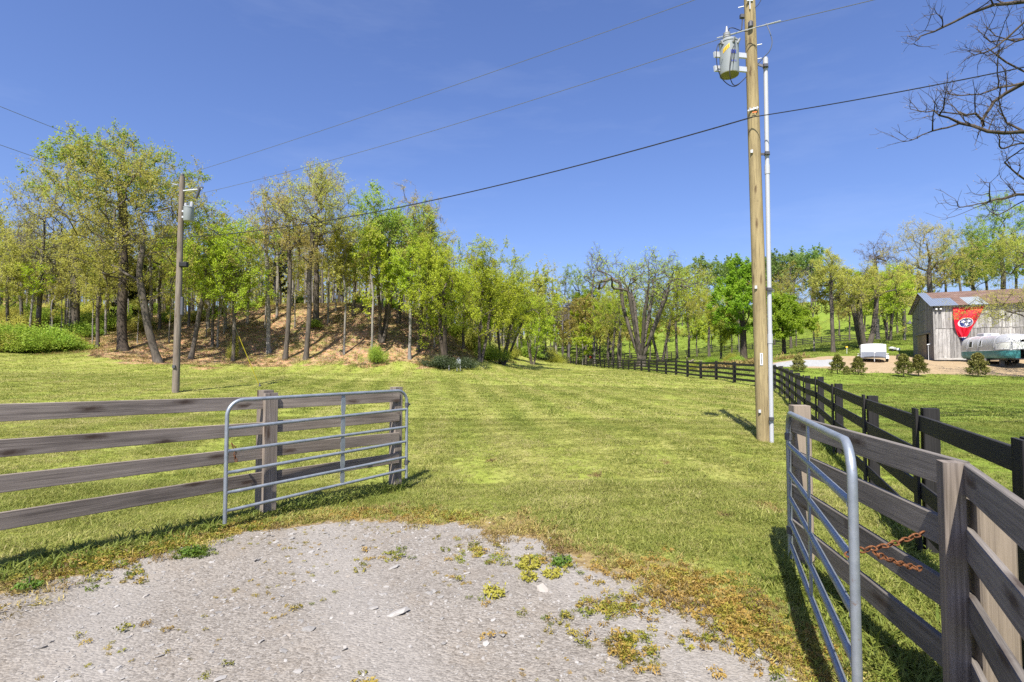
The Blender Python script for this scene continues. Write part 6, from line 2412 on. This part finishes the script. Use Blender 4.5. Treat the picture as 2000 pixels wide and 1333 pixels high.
# single weeds big enough to point at
WL = [(1034, 1103, .95, .62, 'tall yellow-green weed, upper of the clump at the gravel edge'), (1032, 1128, .75, .7, 'yellow weed directly below the tall one at the gravel edge'), (1078, 1120, .8, .6, 'yellow weed right of the tall one at the gravel edge'), (1098, 1100, .9, .15, 'broad dark green weed at the right of the gravel edge clump'),
      (966, 1158, .8, .75, 'lone yellow weed on the open gravel below the clump'), (372, 1083, .8, .2, 'flat green weed on the gravel below the left steel gate'), (55, 1148, .9, .2, 'green weed at the lower left gravel margin')]
for i, (px, py, s, tn, lab) in enumerate(WL):
    p = G(px, py)
    me = weed_mesh('leaves', 80 + i, 120, .036, .10, .13, None)
    a = NT('weed_plant_leaf')
    tt = a.attr('bt')
    lo = [(.06, .12, .015), (.25, .24, .03)][tn > .4]; hi = [(.12, .2, .02), (.40, .36, .06)][tn > .4]
    a.leaf(a.mix(tt, lo, hi), .3)
    me.materials.append(a.m)
    e = empty('weed', (p.x, p.y, float(surf([p.x], [p.y])[0]) - .005), lab, 'weed')
    e.scale = (s, s, s)
    link('leaves', me, e)
    MB().tube([(0, 0, -.02), (.01, 0, .05), (0, .01, .11)], [.006, .005, .003], 5).build('stem', M['bark'], e)

# stones on the driveway
x, y = sample(60000, 2.6, 9.5)
d_, dry, *_r = masks(x, y)
keep = rg.random(len(x)) < d_ * (.55 + .45 * (wob(x, y, 2, 51) > 0))
x, y = x[keep], y[keep]
n = len(x)
s = .0052 * np.exp(rg.normal(size=n) * .55)
big = rg.random(n) < .03
s = np.where(big, s * 2.0, s)
scatter('gravel_stones', np.stack([x, y, hgt_np(x, y) + .012 * wob(x, y, 2.5, 9) - .03 * np.clip(_r[-1][keep] / .4, 0, 1) + s * .12], -1), upright(n, .22), np.stack([s * rg.uniform(.8, 1.5, n), s, s * rg.uniform(.8, 1.5, n)], -1), rg.random(n), STONE)

# fallen leaves and low green on the bank
x = rg.uniform(-46, 2, 26000); y = rg.uniform(43, 75, 26000)
_d, _y, so_, *_r = masks(x, y)
k = (so_ > .4) & (np.abs(x) < y * 1.05)
x, y = x[k], y[k]
n = len(x)
scatter('bank_litter', np.stack([x, y, hgt_np(x, y) - .02], -1), upright(n, .3), uni(rg.uniform(2.0, 4.5, n)), np.clip(rg.normal(.25, .2, n), 0, 1), DRYT)
x = rg.uniform(-52, 2, 16000); y = rg.uniform(43, 80, 16000)
_d, _y, so_, *_r = masks(x, y)
k = (so_ > .25) & (wob(x, y, .45, 61) + .35 * wob(x, y, 2, 62) > .35 - .8 * (x < -34)) & (np.abs(x) < y * 1.05)
x, y = x[k], y[k]
n = len(x)
scatter('bank_ground_cover', np.stack([x, y, hgt_np(x, y)], -1), upright(n, .2), uni(rg.uniform(1.2, 3.2, n)), np.clip(rg.normal(.3, .15, n), 0, 1), TUFT_FAR)
# orange dry weeds behind the black fence
WX, WY = [], []
for px, d, m in ((1405, 50, 130), (1420, 51, 160), (1460, 49, 130), (1388, 51, 60), (1440, 52, 60), (1540, 50, 60)):
    p = on(px, d)
    WX += list(p.x + rg.normal(size=m) * .55); WY += list(p.y + rg.normal(size=m) * .5)
WX, WY = np.array(WX), np.array(WY)
n = len(WX)
scatter('dry_weeds', np.stack([WX, WY, hgt_np(WX, WY)], -1), upright(n, .3), uni(rg.uniform(5, 11, n)), np.clip(rg.normal(.5, .25, n), 0, 1), DRYT)

# bare earth and stones seen on the lawn, far pasture grass
x = rg.uniform(14, 75, 30000); y = rg.uniform(60, 175, 30000)
_d, _y, so_, ya_, *_r = masks(x, y)
k = (np.abs(x) < y * 1.0)
x, y = x[k], y[k]
n = len(x)
scatter('pasture_grass', np.stack([x, y, hgt_np(x, y)], -1), upright(n), uni(rg.uniform(2.2, 4.5, n)), np.clip(.22 + .12 * wob(x, y, .3, 71) + rg.normal(size=n) * .1, 0, 1), TUFT_FAR)


# things of one kind that stand in a row get told apart by their order
ORD = ['first', 'second', 'third', 'fourth', 'fifth', 'sixth', 'seventh', 'eighth', 'ninth', 'tenth', 'eleventh', 'twelfth', 'thirteenth', 'fourteenth']
for gname in ('half-grown trees on the open bank', 'young trees on the open bank', 'background trees behind the barn', 'low bushes on top of the bank', 'undergrowth bushes at the left of the wood',
              'bushes at the far end of the lawn', 'weedy bushes behind the black fence'):
    obs = [o for o in COL.objects if o.get('group') == gname and o.parent is None]
    obs.sort(key=lambda o: o.location.x / o.location.y)
    for i, o in enumerate(obs):
        o['label'] = o['label'] + ', ' + ORD[i] + ' from the left'

ZONE = ((1180, 'left of the old gnarled tree'), (1330, 'behind the old gnarled tree'), (1480, 'just left of the tall pole'), (1600, 'just right of the white conduit'), (1720, 'above the cargo trailer'), (9999, 'close to the barn gable'))
for gname in ('olive trees on the pasture slope', 'lime trees on the pasture slope', 'bare trees on the pasture slope', 'tan trees on the pasture slope', 'young trees on the pasture slope'):
    byz = {}
    for o in COL.objects:
        if o.get('group') == gname and o.parent is None:
            px = 1000 + 1050 * o.location.x / o.location.y
            byz.setdefault(next(z for lim, z in ZONE if px < lim), []).append((px, o))
    for z, lst in byz.items():
        lst.sort(key=lambda t_: t_[0])
        for i, (px, o) in enumerate(lst):
            kind_ = o['label'].split(' standing')[0]
            o['label'] = kind_ + ' on the slope ' + z + ((', ' + ORD[i] + ' from left') if len(lst) > 1 else '')
